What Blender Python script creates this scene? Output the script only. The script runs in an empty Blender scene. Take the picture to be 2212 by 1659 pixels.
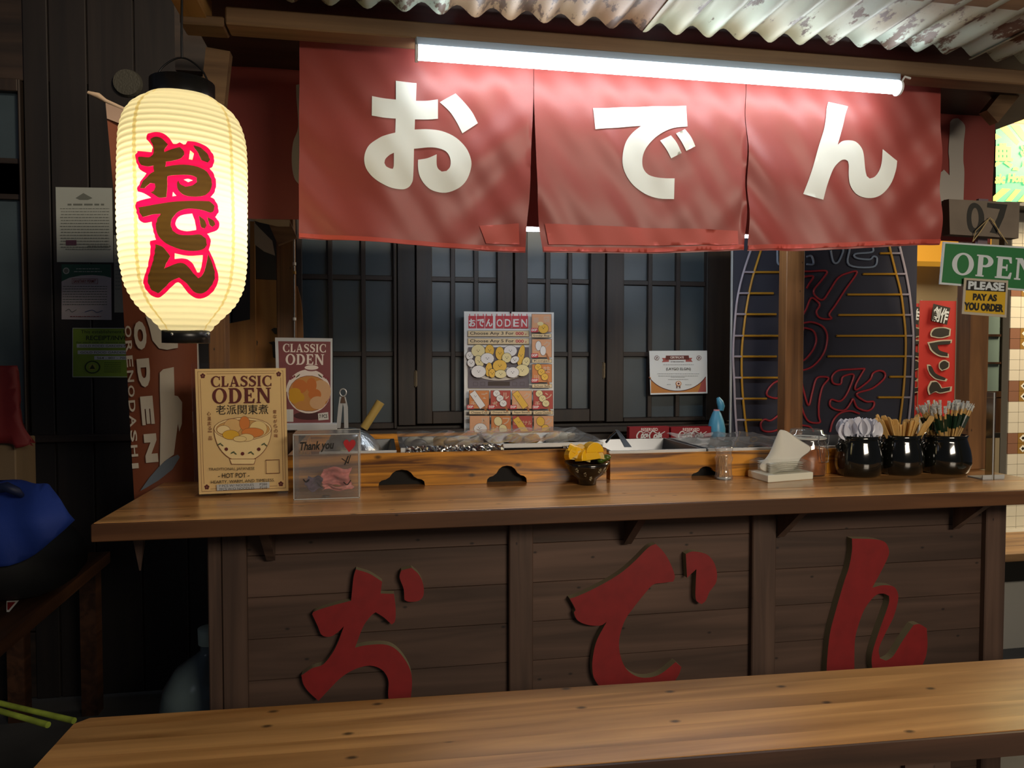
import bpy, math, random
from mathutils import Vector, Matrix
from mathutils.geometry import delaunay_2d_cdt
R = random.Random(7)
SC = bpy.context.scene
COL = SC.collection
PI = math.pi

# ---------------------------------------------------------------- camera
F, W_, H_ = 1600.0, 2212.0, 1659.0
EYE = Vector((0, 0, 1.42))
PSI, THE = math.radians(10.2), math.atan(54 / 1600)
FWD = Vector((math.sin(PSI) * math.cos(THE), math.cos(PSI) * math.cos(THE), -math.sin(THE)))
RGT = Vector((math.cos(PSI), -math.sin(PSI), 0))
UPV = RGT.cross(FWD)
cam = bpy.data.cameras.new('camera')
cam.sensor_width = 36
cam.lens = F / W_ * 36
cam.clip_start = .05
camo = bpy.data.objects.new('camera', cam)
COL.objects.link(camo)
M4 = Matrix((RGT, UPV, -FWD)).transposed().to_4x4()
M4.translation = EYE
camo.matrix_world = M4
SC.camera = camo

# ---------------------------------------------------------------- view, world and lights
SC.view_settings.view_transform = 'Standard'
SC.view_settings.look = 'None'
SC.view_settings.exposure = 0.5
SC.view_settings.gamma = 1
SC.view_settings.use_curve_mapping = False
SC.cycles.use_denoising = True
SC.cycles.max_bounces = 8
SC.cycles.transparent_max_bounces = 24
SC.cycles.sample_clamp_indirect = 4
wd = bpy.data.worlds.new('night')
SC.world = wd
wd.use_nodes = True
wd.node_tree.nodes['Background'].inputs[0].default_value = (.55, .6, .8, 1)
wd.node_tree.nodes['Background'].inputs[1].default_value = .03

def lamp(name, loc, target, power, color, sx, sy):
    l = bpy.data.lights.new(name, 'AREA')
    l.shape = 'RECTANGLE'; l.size = sx; l.size_y = sy; l.energy = power; l.color = color
    o = bpy.data.objects.new(name, l); COL.objects.link(o)
    o.location = loc
    o.rotation_euler = (Vector(target) - Vector(loc)).to_track_quat('-Z', 'Y').to_euler()
    return o
# unseen lamps: hall light from above and right, plus added front and left fill
lamp('front_fill_lamp', (1.6, -1.5, 2.2), (.8, 1.8, 1.15), 44, (1, .86, .68), 1.4, .5)
lamp('overhead_hall_lamp', (1.2, .0, 3.4), (.9, 1.2, .7), 100, (1, .82, .60), .5, .5)
lamp('side_hall_lamp', (4.6, 3.4, 2.9), (3.6, 4.2, 0), 60, (1, .78, .5), .8, .8)
lamp('left_fill_lamp', (-2.6, .2, 3.0), (-.8, 3.3, 1.2), .5, (.8, .85, 1), .6, .6)

def ray(px, py):
    return (FWD * F + RGT * (px - W_ / 2) - UPV * (py - H_ / 2)).normalized()
def P(px, py, X=None, Y=None, Z=None):
    d = ray(px, py)
    if Y is not None: t = (Y - EYE.y) / d.y
    elif Z is not None: t = (Z - EYE.z) / d.z
    else: t = (X - EYE.x) / d.x
    return EYE + d * t
def tr(pts, ox, oy, s):
    return [(ox + x / s, oy + y / s) for x, y in pts]

# ---------------------------------------------------------------- materials
def lin(h):
    h = h.lstrip('#')
    o = []
    for i in (0, 2, 4):
        c = int(h[i:i + 2], 16) / 255
        o.append(c / 12.92 if c <= .04045 else ((c + .055) / 1.055) ** 2.4)
    return (*o, 1)
MATS = {}
def mat(name, col, rough=.5, metal=0, spec=.5, emit=0, bump=0, bscale=80, var=0, coat=0, trans=0, ecol=None):
    if name in MATS: return MATS[name]
    m = bpy.data.materials.new(name); m.use_nodes = True
    nt = m.node_tree; b = nt.nodes['Principled BSDF']
    c = lin(col)
    b.inputs['Base Color'].default_value = c
    b.inputs['Roughness'].default_value = rough
    b.inputs['Metallic'].default_value = metal
    b.inputs['Specular IOR Level'].default_value = spec
    b.inputs['Coat Weight'].default_value = coat
    if emit:
        b.inputs['Emission Color'].default_value = lin(ecol) if ecol else c
        b.inputs['Emission Strength'].default_value = emit
    if bump or var:
        tc = nt.nodes.new('ShaderNodeTexCoord'); n = nt.nodes.new('ShaderNodeTexNoise')
        n.inputs['Scale'].default_value = bscale; n.inputs['Detail'].default_value = 4
        nt.links.new(tc.outputs['Object'], n.inputs['Vector'])
        if bump:
            bp = nt.nodes.new('ShaderNodeBump'); bp.inputs['Strength'].default_value = bump
            bp.inputs['Distance'].default_value = .01
            nt.links.new(n.outputs['Fac'], bp.inputs['Height']); nt.links.new(bp.outputs['Normal'], b.inputs['Normal'])
        if var:
            r = nt.nodes.new('ShaderNodeValToRGB')
            r.color_ramp.elements[0].position = .3; r.color_ramp.elements[1].position = .7
            r.color_ramp.elements[0].color = [x * (1 - var) for x in c[:3]] + [1]
            r.color_ramp.elements[1].color = [min(1, x * (1 + var)) for x in c[:3]] + [1]
            nt.links.new(n.outputs['Fac'], r.inputs['Fac']); nt.links.new(r.outputs['Color'], b.inputs['Base Color'])
    if trans:
        tb = nt.nodes.new('ShaderNodeBsdfTranslucent'); tb.inputs['Color'].default_value = c
        mx = nt.nodes.new('ShaderNodeMixShader'); mx.inputs[0].default_value = trans
        out = nt.nodes['Material Output']
        nt.links.new(b.outputs[0], mx.inputs[1]); nt.links.new(tb.outputs[0], mx.inputs[2]); nt.links.new(mx.outputs[0], out.inputs[0])
    MATS[name] = m
    return m
def clear(name, tint='#ffffff', refl=.12, rough=.05, haze=.0):
    """thin clear plastic or glass sheet: transparent with a glossy skin"""
    if name in MATS: return MATS[name]
    m = bpy.data.materials.new(name); m.use_nodes = True
    nt = m.node_tree; nt.nodes.clear()
    out = nt.nodes.new('ShaderNodeOutputMaterial'); t = nt.nodes.new('ShaderNodeBsdfTransparent')
    g = nt.nodes.new('ShaderNodeBsdfGlossy'); mx = nt.nodes.new('ShaderNodeMixShader'); lw = nt.nodes.new('ShaderNodeLayerWeight'); lw.inputs['Blend'].default_value = .5
    fr = nt.nodes.new('ShaderNodeMath'); fr.operation = 'POWER'; fr.inputs[1].default_value = 4; nt.links.new(lw.outputs['Facing'], fr.inputs[0])
    ad = nt.nodes.new('ShaderNodeMath'); ad.operation = 'ADD'; ad.inputs[1].default_value = refl; ad.use_clamp = True
    t.inputs[0].default_value = lin(tint); g.inputs['Roughness'].default_value = rough
    nt.links.new(fr.outputs[0], ad.inputs[0]); nt.links.new(ad.outputs[0], mx.inputs[0])
    nt.links.new(t.outputs[0], mx.inputs[1]); nt.links.new(g.outputs[0], mx.inputs[2])
    hz_ = nt.nodes.new('ShaderNodeMixShader'); hz_.inputs[0].default_value = haze; df = nt.nodes.new('ShaderNodeBsdfDiffuse'); df.inputs[0].default_value = (.8, .8, .8, 1)
    nt.links.new(mx.outputs[0], hz_.inputs[1]); nt.links.new(df.outputs[0], hz_.inputs[2]); nt.links.new(hz_.outputs[0], out.inputs[0])
    MATS[name] = m
    return m
def wood(name, c1, c2, axis='x', rough=.5, knots=0, scale=1.0, coat=0, var=.25, contrast=(.35, .68)):
    if name in MATS: return MATS[name]
    m = bpy.data.materials.new(name); m.use_nodes = True
    nt = m.node_tree; b = nt.nodes['Principled BSDF']; N = nt.nodes.new; L = nt.links.new
    tc = N('ShaderNodeTexCoord'); oi = N('ShaderNodeObjectInfo')
    mul = N('ShaderNodeMath'); mul.operation = 'MULTIPLY'; mul.inputs[1].default_value = 13.7; L(oi.outputs['Random'], mul.inputs[0])
    add = N('ShaderNodeVectorMath'); add.operation = 'ADD'; L(tc.outputs['Object'], add.inputs[0])
    cmb = N('ShaderNodeCombineXYZ'); [L(mul.outputs[0], cmb.inputs[i]) for i in range(3)]; L(cmb.outputs[0], add.inputs[1])
    def mapped(a, c):
        mp = N('ShaderNodeMapping'); s = [c * scale] * 3; s['xyz'.index(axis)] = a * scale
        mp.inputs['Scale'].default_value = s; L(add.outputs[0], mp.inputs['Vector']); return mp
    m1 = mapped(1.1, 22); n1 = N('ShaderNodeTexNoise'); n1.inputs['Scale'].default_value = 1; n1.inputs['Detail'].default_value = 6; n1.inputs['Distortion'].default_value = .9
    L(m1.outputs[0], n1.inputs['Vector'])
    m2 = mapped(1.5, 4); n2 = N('ShaderNodeTexNoise'); n2.inputs['Scale'].default_value = 1; n2.inputs['Detail'].default_value = 3; L(m2.outputs[0], n2.inputs['Vector'])
    r = N('ShaderNodeValToRGB'); e = r.color_ramp.elements
    e[0].position, e[1].position = contrast; e[0].color = lin(c2); e[1].color = lin(c1)
    L(n1.outputs['Fac'], r.inputs['Fac'])
    mr = N('ShaderNodeMapRange'); mr.inputs[1].default_value = .3; mr.inputs[2].default_value = .7; mr.inputs[3].default_value = 1 - var; mr.inputs[4].default_value = 1 + var
    L(n2.outputs['Fac'], mr.inputs[0])
    orr = N('ShaderNodeMapRange'); orr.inputs[3].default_value = 1 - var * .6; orr.inputs[4].default_value = 1 + var * .6; L(oi.outputs['Random'], orr.inputs[0])
    mm = N('ShaderNodeMath'); mm.operation = 'MULTIPLY'; L(mr.outputs[0], mm.inputs[0]); L(orr.outputs[0], mm.inputs[1])
    sc_ = N('ShaderNodeVectorMath'); sc_.operation = 'SCALE'; L(r.outputs['Color'], sc_.inputs[0]); L(mm.outputs[0], sc_.inputs['Scale'])
    last = sc_.outputs[0]
    if knots:
        sp = N('ShaderNodeSeparateXYZ'); L(add.outputs[0], sp.inputs[0]); ai = 'xyz'.index(axis); ot = [q for q in range(3) if q != ai]
        su = N('ShaderNodeMath'); L(sp.outputs[ot[0]], su.inputs[0]); L(sp.outputs[ot[1]], su.inputs[1])
        cb3 = N('ShaderNodeCombineXYZ'); ma = N('ShaderNodeMath'); ma.operation = 'MULTIPLY'; ma.inputs[1].default_value = 4.2; L(sp.outputs[ai], ma.inputs[0]); L(ma.outputs[0], cb3.inputs[0])
        mb_ = N('ShaderNodeMath'); mb_.operation = 'MULTIPLY'; mb_.inputs[1].default_value = 7.5; L(su.outputs[0], mb_.inputs[0]); L(mb_.outputs[0], cb3.inputs[1])
        v = N('ShaderNodeTexVoronoi'); v.voronoi_dimensions = '2D'; v.inputs['Scale'].default_value = 1; L(cb3.outputs[0], v.inputs['Vector'])
        kr = N('ShaderNodeMapRange'); kr.inputs[1].default_value = .02 * knots; kr.inputs[2].default_value = .062 * knots; kr.inputs[3].default_value = .22; kr.inputs[4].default_value = 1
        L(v.outputs['Distance'], kr.inputs[0])
        s2 = N('ShaderNodeVectorMath'); s2.operation = 'SCALE'; L(last, s2.inputs[0]); L(kr.outputs[0], s2.inputs['Scale']); last = s2.outputs[0]
    L(last, b.inputs['Base Color'])
    b.inputs['Roughness'].default_value = rough; b.inputs['Coat Weight'].default_value = coat; b.inputs['Coat Roughness'].default_value = .22
    bp = N('ShaderNodeBump'); bp.inputs['Strength'].default_value = .12; bp.inputs['Distance'].default_value = .004
    L(n1.outputs['Fac'], bp.inputs['Height']); L(bp.outputs[0], b.inputs['Normal'])
    MATS[name] = m
    return m

# ---------------------------------------------------------------- objects
def thing(name, label, cat, loc=(0, 0, 0), group=None):
    o = bpy.data.objects.new(name, None); COL.objects.link(o)
    o.empty_display_size = .05
    o.location = loc
    o['label'] = label; o['category'] = cat
    if group: o['group'] = group
    return o
def off(parent):
    v = Vector((0, 0, 0))
    while parent is not None:
        v += Vector(parent.location); parent = parent.parent
    return v
class MB:
    """collects shapes in world coordinates; build() links them as one mesh object"""
    def __init__(s): s.v = []; s.f = []; s.mi = []; s.m = []; s.cur = 0; s.sm = []
    def use(s, m):
        if m not in s.m: s.m.append(m)
        s.cur = s.m.index(m); return s
    def add(s, vs, fs, smooth=False):
        b = len(s.v); s.v += [Vector(q) for q in vs]
        for f in fs:
            s.f.append([b + i for i in f]); s.mi.append(s.cur); s.sm.append(smooth)
        return s
    def box(s, a, b, rot=0, bev=0):
        x0, x1 = sorted((a[0], b[0])); y0, y1 = sorted((a[1], b[1])); z0, z1 = sorted((a[2], b[2]))
        if bev:
            vs = []; fs = []
            c = bev
            for (ax, bx) in ((0, 1),):
                pass
            ring = lambda z, i: [(x0 + i, y0 + (c if i == 0 else i), z), (x0 + (c if i == 0 else i), y0 + i, z)]
            def loop(z, i):
                k = c
                return [(x0 + i, y0 + k, z), (x0 + k, y0 + i, z), (x1 - k, y0 + i, z), (x1 - i, y0 + k, z),
                        (x1 - i, y1 - k, z), (x1 - k, y1 - i, z), (x0 + k, y1 - i, z), (x0 + i, y1 - k, z)]
            L = [loop(z0, c), loop(z0 + c, 0), loop(z1 - c, 0), loop(z1, c)]
            vs = [q for l in L for q in l]
            fs = [list(range(7, -1, -1)), [24 + i for i in range(8)]]
            for k in range(3):
                for i in range(8):
                    j = (i + 1) % 8
                    fs.append([k * 8 + i, k * 8 + j, k * 8 + 8 + j, k * 8 + 8 + i])
        else:
            vs = [(x0, y0, z0), (x1, y0, z0), (x1, y1, z0), (x0, y1, z0), (x0, y0, z1), (x1, y0, z1), (x1, y1, z1), (x0, y1, z1)]
            fs = [(0, 3, 2, 1), (4, 5, 6, 7), (0, 1, 5, 4), (1, 2, 6, 5), (2, 3, 7, 6), (3, 0, 4, 7)]
        if rot:
            cx, cy = (x0 + x1) / 2, (y0 + y1) / 2; C, S = math.cos(rot), math.sin(rot)
            vs = [(cx + (x - cx) * C - (y - cy) * S, cy + (x - cx) * S + (y - cy) * C, z) for x, y, z in vs]
        return s.add(vs, fs)
    def tube(s, pts, r, n=10, cap=True, smooth=True):
        pts = [Vector(p) for p in pts]; rs = r if isinstance(r, (list, tuple)) else [r] * len(pts)
        vs = []; fs = []; prev = None
        for i, p in enumerate(pts):
            a = pts[max(0, i - 1)]; b = pts[min(len(pts) - 1, i + 1)]; t = (b - a).normalized()
            if prev is None:
                u = t.orthogonal().normalized()
            else:
                u = (prev - t * prev.dot(t))
                u = u.normalized() if u.length > 1e-6 else t.orthogonal().normalized()
            prev = u; w = t.cross(u)
            for k in range(n):
                an = 2 * PI * k / n; vs.append(p + (u * math.cos(an) + w * math.sin(an)) * rs[i])
        for i in range(len(pts) - 1):
            for k in range(n):
                k2 = (k + 1) % n; fs.append((i * n + k, i * n + k2, (i + 1) * n + k2, (i + 1) * n + k))
        s.add(vs, fs, smooth)
        if cap:
            s.add(vs[:n], [list(range(n - 1, -1, -1))]); s.add(vs[-n:], [list(range(n))])
        return s
    def lathe(s, c, prof, n=28, smooth=True, sx=1, sy=1):
        vs = []; fs = []
        for r, z in prof:
            for k in range(n):
                a = 2 * PI * k / n; vs.append((c[0] + r * sx * math.cos(a), c[1] + r * sy * math.sin(a), c[2] + z))
        for i in range(len(prof) - 1):
            for k in range(n):
                k2 = (k + 1) % n; fs.append((i * n + k, i * n + k2, (i + 1) * n + k2, (i + 1) * n + k))
        s.add(vs, fs, smooth)
        if prof[0][0] > 1e-5: s.add(vs[:n], [list(range(n - 1, -1, -1))])
        if prof[-1][0] > 1e-5 and abs(prof[-1][0] - prof[0][0]) + abs(prof[-1][1] - prof[0][1]) > 1e-4: s.add(vs[-n:], [list(range(n))])
        return s
    def blob(s, c, r, n=14, noise=0, seed=0):
        rr = random.Random(seed); c = Vector(c); r = r if isinstance(r, (tuple, list)) else (r, r, r)
        ph = [rr.uniform(0, 6) for _ in range(4)]
        vs = []; fs = []; m = n // 2
        for i in range(m + 1):
            th = PI * i / m
            for k in range(n):
                a = 2 * PI * k / n
                q = 1 + noise * (math.sin(3 * a + ph[0] + 2 * th) + math.sin(5 * th + ph[1] + a) * .6)
                if i in (0, m): q = 1
                vs.append((c.x + r[0] * q * math.sin(th) * math.cos(a), c.y + r[1] * q * math.sin(th) * math.sin(a), c.z + r[2] * q * math.cos(th)))
        for i in range(m):
            for k in range(n):
                k2 = (k + 1) % n; fs.append((i * n + k, (i + 1) * n + k, (i + 1) * n + k2, i * n + k2))
        return s.add(vs, fs, True)
    def grid(s, fn, nu, nv, smooth=True):
        vs = [fn(i / nu, j / nv) for j in range(nv + 1) for i in range(nu + 1)]
        fs = [(j * (nu + 1) + i, j * (nu + 1) + i + 1, (j + 1) * (nu + 1) + i + 1, (j + 1) * (nu + 1) + i) for j in range(nv) for i in range(nu)]
        return s.add(vs, fs, smooth)
    def build(s, name, m=None, parent=None, label=None):
        o_ = off(parent)
        me = bpy.data.meshes.new(name)
        me.from_pydata([v - o_ for v in s.v], [], s.f)
        ms = [m] if m else s.m
        for q in ms: me.materials.append(q)
        me.polygons.foreach_set('use_smooth', s.sm)
        if not m: me.polygons.foreach_set('material_index', s.mi)
        me.update()
        o = bpy.data.objects.new(name, me); COL.objects.link(o)
        if parent is not None: o.parent = parent
        if label: o['label'] = label
        return o
def single(mb, name, m, label, cat, group=None, base=None):
    """a thing that is one mesh; its origin sits at its base"""
    xs = [v.x for v in mb.v]; ys = [v.y for v in mb.v]; zs = [v.z for v in mb.v]
    b = Vector(base) if base else Vector(((min(xs) + max(xs)) / 2, (min(ys) + max(ys)) / 2, min(zs)))
    mb.v = [v - b for v in mb.v]
    o = mb.build(name, m); o.location = b
    o['label'] = label; o['category'] = cat
    if group: o['group'] = group
    return o
def struct(mb, name, m, parent=None):
    o = mb.build(name, m, parent)
    if parent is None: o['kind'] = 'structure'
    return o
def copy_tree(o, parent=None):
    c = o.copy(); COL.objects.link(c); c.parent = parent
    for ch in list(o.children): copy_tree(ch, c)
    return c

# ---------------------------------------------------------------- flat shapes
def inside(p, loops):
    x, y = p; c = False
    for lp in loops:
        n = len(lp)
        for i in range(n):
            x1, y1 = lp[i]; x2, y2 = lp[(i + 1) % n]
            if (y1 > y) != (y2 > y) and x < (x2 - x1) * (y - y1) / (y2 - y1) + x1: c = not c
    return c
def tri2(loops, step=None):
    vs = []; ed = []
    for lp in loops:
        b = len(vs); n = len(lp); vs += [Vector(q) for q in lp]
        ed += [(b + i, b + (i + 1) % n) for i in range(n)]
    if step:
        xs = [v.x for v in vs]; ys = [v.y for v in vs]
        y = min(ys) + step * .5; k = 0
        while y < max(ys):
            x = min(xs) + step * (.5 + .5 * (k % 2))
            while x < max(xs):
                if inside((x, y), loops): vs.append(Vector((x, y)))
                x += step
            y += step; k += 1
    r = delaunay_2d_cdt(vs, ed, [], 0, 1e-7)
    out = []
    for f in r[2]:
        c = sum((r[0][i] for i in f), Vector((0, 0))) / len(f)
        if inside(c, loops): out.append(list(f))
    return r[0], out
def smooth_loop(pts, ang=50, sub=5):
    """Catmull-Rom rounding that keeps sharp corners"""
    n = len(pts); P_ = [Vector(q) for q in pts]; corner = []
    for i in range(n):
        a = P_[i] - P_[i - 1]; b = P_[(i + 1) % n] - P_[i]
        corner.append(a.length > 0 and b.length > 0 and math.degrees(abs(a.angle(b))) > ang)
    out = []
    for i in range(n):
        p1, p2 = P_[i], P_[(i + 1) % n]
        p0 = p1 * 2 - p2 if corner[i] else P_[i - 1]
        p3 = p2 * 2 - p1 if corner[(i + 1) % n] else P_[(i + 2) % n]
        for k in range(sub):
            t = k / sub
            q = .5 * ((2 * p1) + (p2 - p0) * t + (2 * p0 - 5 * p1 + 4 * p2 - p3) * t * t + (3 * p1 - p0 - 3 * p2 + p3) * t ** 3)
            out.append((q.x, q.y))
    return out
def smooth_open(pts, sub=6):
    P_ = [Vector(q) for q in pts]; out = []
    for i in range(len(P_) - 1):
        p1, p2 = P_[i], P_[i + 1]; p0 = P_[i - 1] if i else p1 * 2 - p2; p3 = P_[i + 2] if i + 2 < len(P_) else p2 * 2 - p1
        for k in range(sub):
            t = k / sub
            out.append(.5 * ((2 * p1) + (p2 - p0) * t + (2 * p0 - 5 * p1 + 4 * p2 - p3) * t * t + (3 * p1 - p0 - 3 * p2 + p3) * t ** 3))
    return out + [P_[-1]]
def area2(lp): return sum(lp[i][0] * lp[(i + 1) % len(lp)][1] - lp[(i + 1) % len(lp)][0] * lp[i][1] for i in range(len(lp))) / 2
def prism_xz(mb, loops, y0, y1, mside=None, mface=None, step=None, fn=None):
    """loops in (X, Z); front at y0 (nearer), back at y1"""
    vs, fs = tri2(loops, step)
    if mface: mb.use(mface)
    mb.add([(v.x, y0, v.y) for v in vs], fs); mb.add([(v.x, y1, v.y) for v in vs], [f[::-1] for f in fs])
    if mside: mb.use(mside)
    for lp in loops:
        n = len(lp)
        q = [(x, y0, z) for x, z in lp] + [(x, y1, z) for x, z in lp]
        mb.add(q, [(i, (i + 1) % n, n + (i + 1) % n, n + i) for i in range(n)])
    return mb
def XZ(px, py, Y):
    p = P(px, py, Y=Y); return (p.x, p.z)
def loopXZ(pts, Y): return [XZ(a, b, Y) for a, b in pts]
TXT = {}
def text2(body, bold=0.0, shear=0):
    k = (body, bold, shear)
    if k not in TXT:
        c = bpy.data.curves.new('t', 'FONT'); c.body = body; c.offset = bold; c.shear = shear; c.resolution_u = 3
        o = bpy.data.objects.new('t', c); m = bpy.data.meshes.new_from_object(o)
        vs = [(v.co.x, v.co.y) for v in m.vertices]; fs = [list(p.vertices) for p in m.polygons]
        bpy.data.objects.remove(o); bpy.data.meshes.remove(m); bpy.data.curves.remove(c)
        x0 = min(v[0] for v in vs); x1 = max(v[0] for v in vs); y0 = min(v[1] for v in vs); y1 = max(v[1] for v in vs)
        TXT[k] = ([((x - x0) / max(1e-6, x1 - x0), (y - y0) / max(1e-6, y1 - y0)) for x, y in vs], fs)
    return TXT[k]
def arc(cx, cy, rx, ry, a0, a1, n=16):
    return [(cx + rx * math.cos(math.radians(a0 + (a1 - a0) * i / n)), cy + ry * math.sin(math.radians(a0 + (a1 - a0) * i / n))) for i in range(n + 1)]
def rect(x0, y0, x1, y1): return [(x0, y0), (x1, y0), (x1, y1), (x0, y1)]
def stroke(pts, w, sub=6):
    p = smooth_open(pts, sub); n = len(p); a = []; b = []
    for i in range(n):
        t = (p[min(n - 1, i + 1)] - p[max(0, i - 1)]).normalized(); q = Vector((-t.y, t.x))
        f = i / (n - 1) * (len(w) - 1) if isinstance(w, (list, tuple)) else 0
        ww = (w[int(f)] * (1 - f % 1) + w[min(len(w) - 1, int(f) + 1)] * (f % 1)) if isinstance(w, (list, tuple)) else w
        a.append(tuple(p[i] + q * ww / 2)); b.append(tuple(p[i] - q * ww / 2))
    return a + b[::-1]
def serif_glyph(ch):
    st = lambda x: [[rect(x, 0, x + .21, 1)], [rect(x - .07, 0, x + .28, .07)], [rect(x - .07, .93, x + .28, 1)]]
    if ch == 'I': return st(.07), .4
    if ch == 'L': return st(.07) + [[[(.1, 0), (.62, 0), (.66, .32), (.58, .32), (.5, .11), (.1, .11)]]], .7
    if ch == 'E': return st(.07) + [[[(.1, 0), (.66, 0), (.7, .3), (.62, .3), (.54, .11), (.1, .11)]], [[(.1, 1), (.64, 1), (.67, .72), (.59, .72), (.52, .89), (.1, .89)]], [rect(.1, .46, .48, .56)], [rect(.44, .36, .5, .66)]], .75
    if ch == 'D': return st(.07) + [[[(.1, 1)] + arc(.38, .5, .44, .5, 90, -90) + [(.1, 0)], [(.2, .1)] + arc(.34, .5, .26, .4, -90, 90) + [(.2, .9)]]], .88
    if ch == 'P': return st(.07) + [[[(.1, 1)] + arc(.38, .72, .33, .28, 90, -90) + [(.1, .44)], [(.2, .54)] + arc(.34, .72, .15, .18, -90, 90) + [(.2, .9)]]], .76
    if ch == 'O': return [[arc(.46, .5, .46, .52, 0, 360, 32)[:-1], arc(.46, .5, .25, .43, 0, 360, 32)[:-1]]], .96
    if ch == 'C': return [[arc(.46, .5, .46, .52, 42, 318, 26) + arc(.5, .5, .29, .43, 306, 54, 26)], [rect(.74, .64, .82, .98)], [rect(.74, .02, .82, .3)]], .88
    if ch == 'N': return [[rect(.08, 0, .19, 1)], [rect(.7, 0, .81, 1)], [[(.05, 1), (.3, 1), (.81, .12), (.81, 0), (.66, 0), (.08, .98)]], [rect(0, 0, .27, .07)], [rect(0, .93, .25, 1)], [rect(.6, .93, .9, 1)]], .94
    if ch == 'A': return [[[(.36, 1), (.5, 1), (.84, 0), (.6, 0), (.36, .8), (.16, 0), (.05, 0)]], [rect(.2, .27, .62, .37)], [rect(-.02, 0, .26, .07)], [rect(.52, 0, .92, .07)]], .92
    if ch == 'S': return [[stroke([(.58, .78), (.46, .93), (.28, .95), (.13, .84), (.14, .68), (.3, .56), (.48, .45), (.56, .3), (.5, .13), (.32, .05), (.15, .09), (.05, .24)], [.06, .11, .16, .22, .22, .16, .11, .06])], [rect(.56, .7, .62, 1)], [rect(.02, 0, .08, .3)]], .7
    return [], .45
class Print(MB):
    """flat print on a Y = const surface, laid out in photo pixels; later shapes lie a hair nearer"""
    def __init__(s, Y, lay=.00012): super().__init__(); s.Y = Y; s.k = 0; s.lay = lay
    def nxt(s): s.k += 1; return s.Y - s.k * s.lay
    def poly(s, m, *loops):
        s.use(m); y = s.nxt(); ls = [loopXZ(l, s.Y) for l in loops]; vs, fs = tri2(ls)
        return s.add([(v.x, y, v.y) for v in vs], fs)
    def rect(s, m, x0, y0, x1, y1): return s.poly(m, rect(x0, y0, x1, y1))
    def ell(s, m, cx, cy, rx, ry, rot=0, n=22):
        c, t = math.cos(rot), math.sin(rot)
        return s.poly(m, [(cx + rx * math.cos(a) * c - ry * math.sin(a) * t, cy + rx * math.cos(a) * t + ry * math.sin(a) * c) for a in [2 * PI * i / n for i in range(n)]])
    def line(s, m, pts, w, closed=False, sm=4):
        if closed: pts = list(pts) + [pts[0]]
        return s.poly(m, stroke(pts, w, sm)) if sm > 1 else s.segs(m, pts, w)
    def segs(s, m, pts, w):
        s.use(m); y = s.nxt()
        for a, b in zip(pts, pts[1:]):
            a = Vector(a); b = Vector(b); t = (b - a).normalized() * w / 2; q = Vector((-t.y, t.x)); a = a - t; b = b + t
            l = loopXZ([a + q, b + q, b - q, a - q], s.Y); s.add([(x, y, z) for x, z in l], [(0, 1, 2, 3)])
        return s
    def frame(s, m, x0, y0, x1, y1, w): return s.segs(m, [(x0, y0), (x1, y0), (x1, y1), (x0, y1), (x0, y0)], w)
    def quad_uv(s, x0, y0, x1, y1, rot=0, skew=0):
        """unit square -> world plane, box given in photo pixels, rot in degrees clockwise on the photo"""
        cx, cy = (x0 + x1) / 2, (y0 + y1) / 2; A = math.radians(rot); c, t = math.cos(A), math.sin(A)
        w, h = x1 - x0, y1 - y0
        def f(u, v):
            dx = (u - .5) * w + skew * (v - .5); dy = (.5 - v) * h
            return XZ(cx + dx * c - dy * t, cy + dx * t + dy * c, s.Y)
        return f
    def text(s, m, body, x0, y0, x1, y1, bold=0.0, rot=0, shear=0, skew=0):
        vs, fs = text2(body, bold, shear); f = s.quad_uv(x0, y0, x1, y1, rot, skew); s.use(m); y = s.nxt()
        out = []
        for u, v in vs:
            X, Z = f(u, v); out.append((X, y, Z))
        return s.add(out, fs)
    def serif(s, m, body, x0, y0, x1, y1, rot=0, gap=.06):
        x = 0; items = []
        for ch in body:
            g, a = serif_glyph(ch); items.append((x, g)); x += a + gap
        tot = x - gap; f = s.quad_uv(x0, y0, x1, y1, rot); s.use(m); y = s.nxt()
        for X, g in items:
            for loops in g:
                y -= .000012
                vs, fs = tri2([[(p[0] + X, p[1]) for p in lp] for lp in loops])
                s.add([(lambda q: (q[0], y, q[1]))(f(v.x / tot, v.y)) for v in vs], fs)
        return s
    def dashes(s, m, x0, x1, y, h, seed=0, step=None):
        """a line of print too small to read: word-long strokes"""
        rr = random.Random(seed); s.use(m); yy = s.nxt(); x = x0
        while x < x1:
            w = rr.uniform(2, 7) * h * .8; b = min(x + w, x1)
            l = loopXZ(rect(x, y, b, y + h), s.Y); s.add([(a, yy, c) for a, c in l], [(0, 1, 2, 3)]); x = b + h * .9
        return s

# ================================================================ setting
M_floor = mat('concrete_floor', '#4a4c4f', .6, var=.12, bscale=6)
M_dwood = wood('dark_building_timber', '#33271f', '#1c1613', 'z', .5, scale=.8)
M_dwoodx = wood('dark_building_timber_level', '#33271f', '#1c1613', 'x', .5, scale=.8)
M_pane = mat('dusty_dark_window_pane', '#36434a', .4, spec=.6, var=.1, bscale=9)
M_plaster = mat('cream_plaster', '#b9ab8d', .8)
b = MB(); b.add([(-6, -3, 0), (9, -3, 0), (9, 9, 0), (-6, 9, 0)], [(0, 1, 2, 3)]); struct(b, 'floor', M_floor)
YW = 3.36
zz = lambda py, px=1100, Y=YW: P(px, py, Y=Y).z
xx = lambda px, py=775, Y=YW: P(px, py, Y=Y).x
xr = xx(1590)
b = MB(); b.box((-6, YW + .06, 0), (xr, YW + .16, 4)); struct(b, 'wall_back', mat('dark_stained_wall', '#241d19', .6, var=.2, bscale=5))
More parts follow.
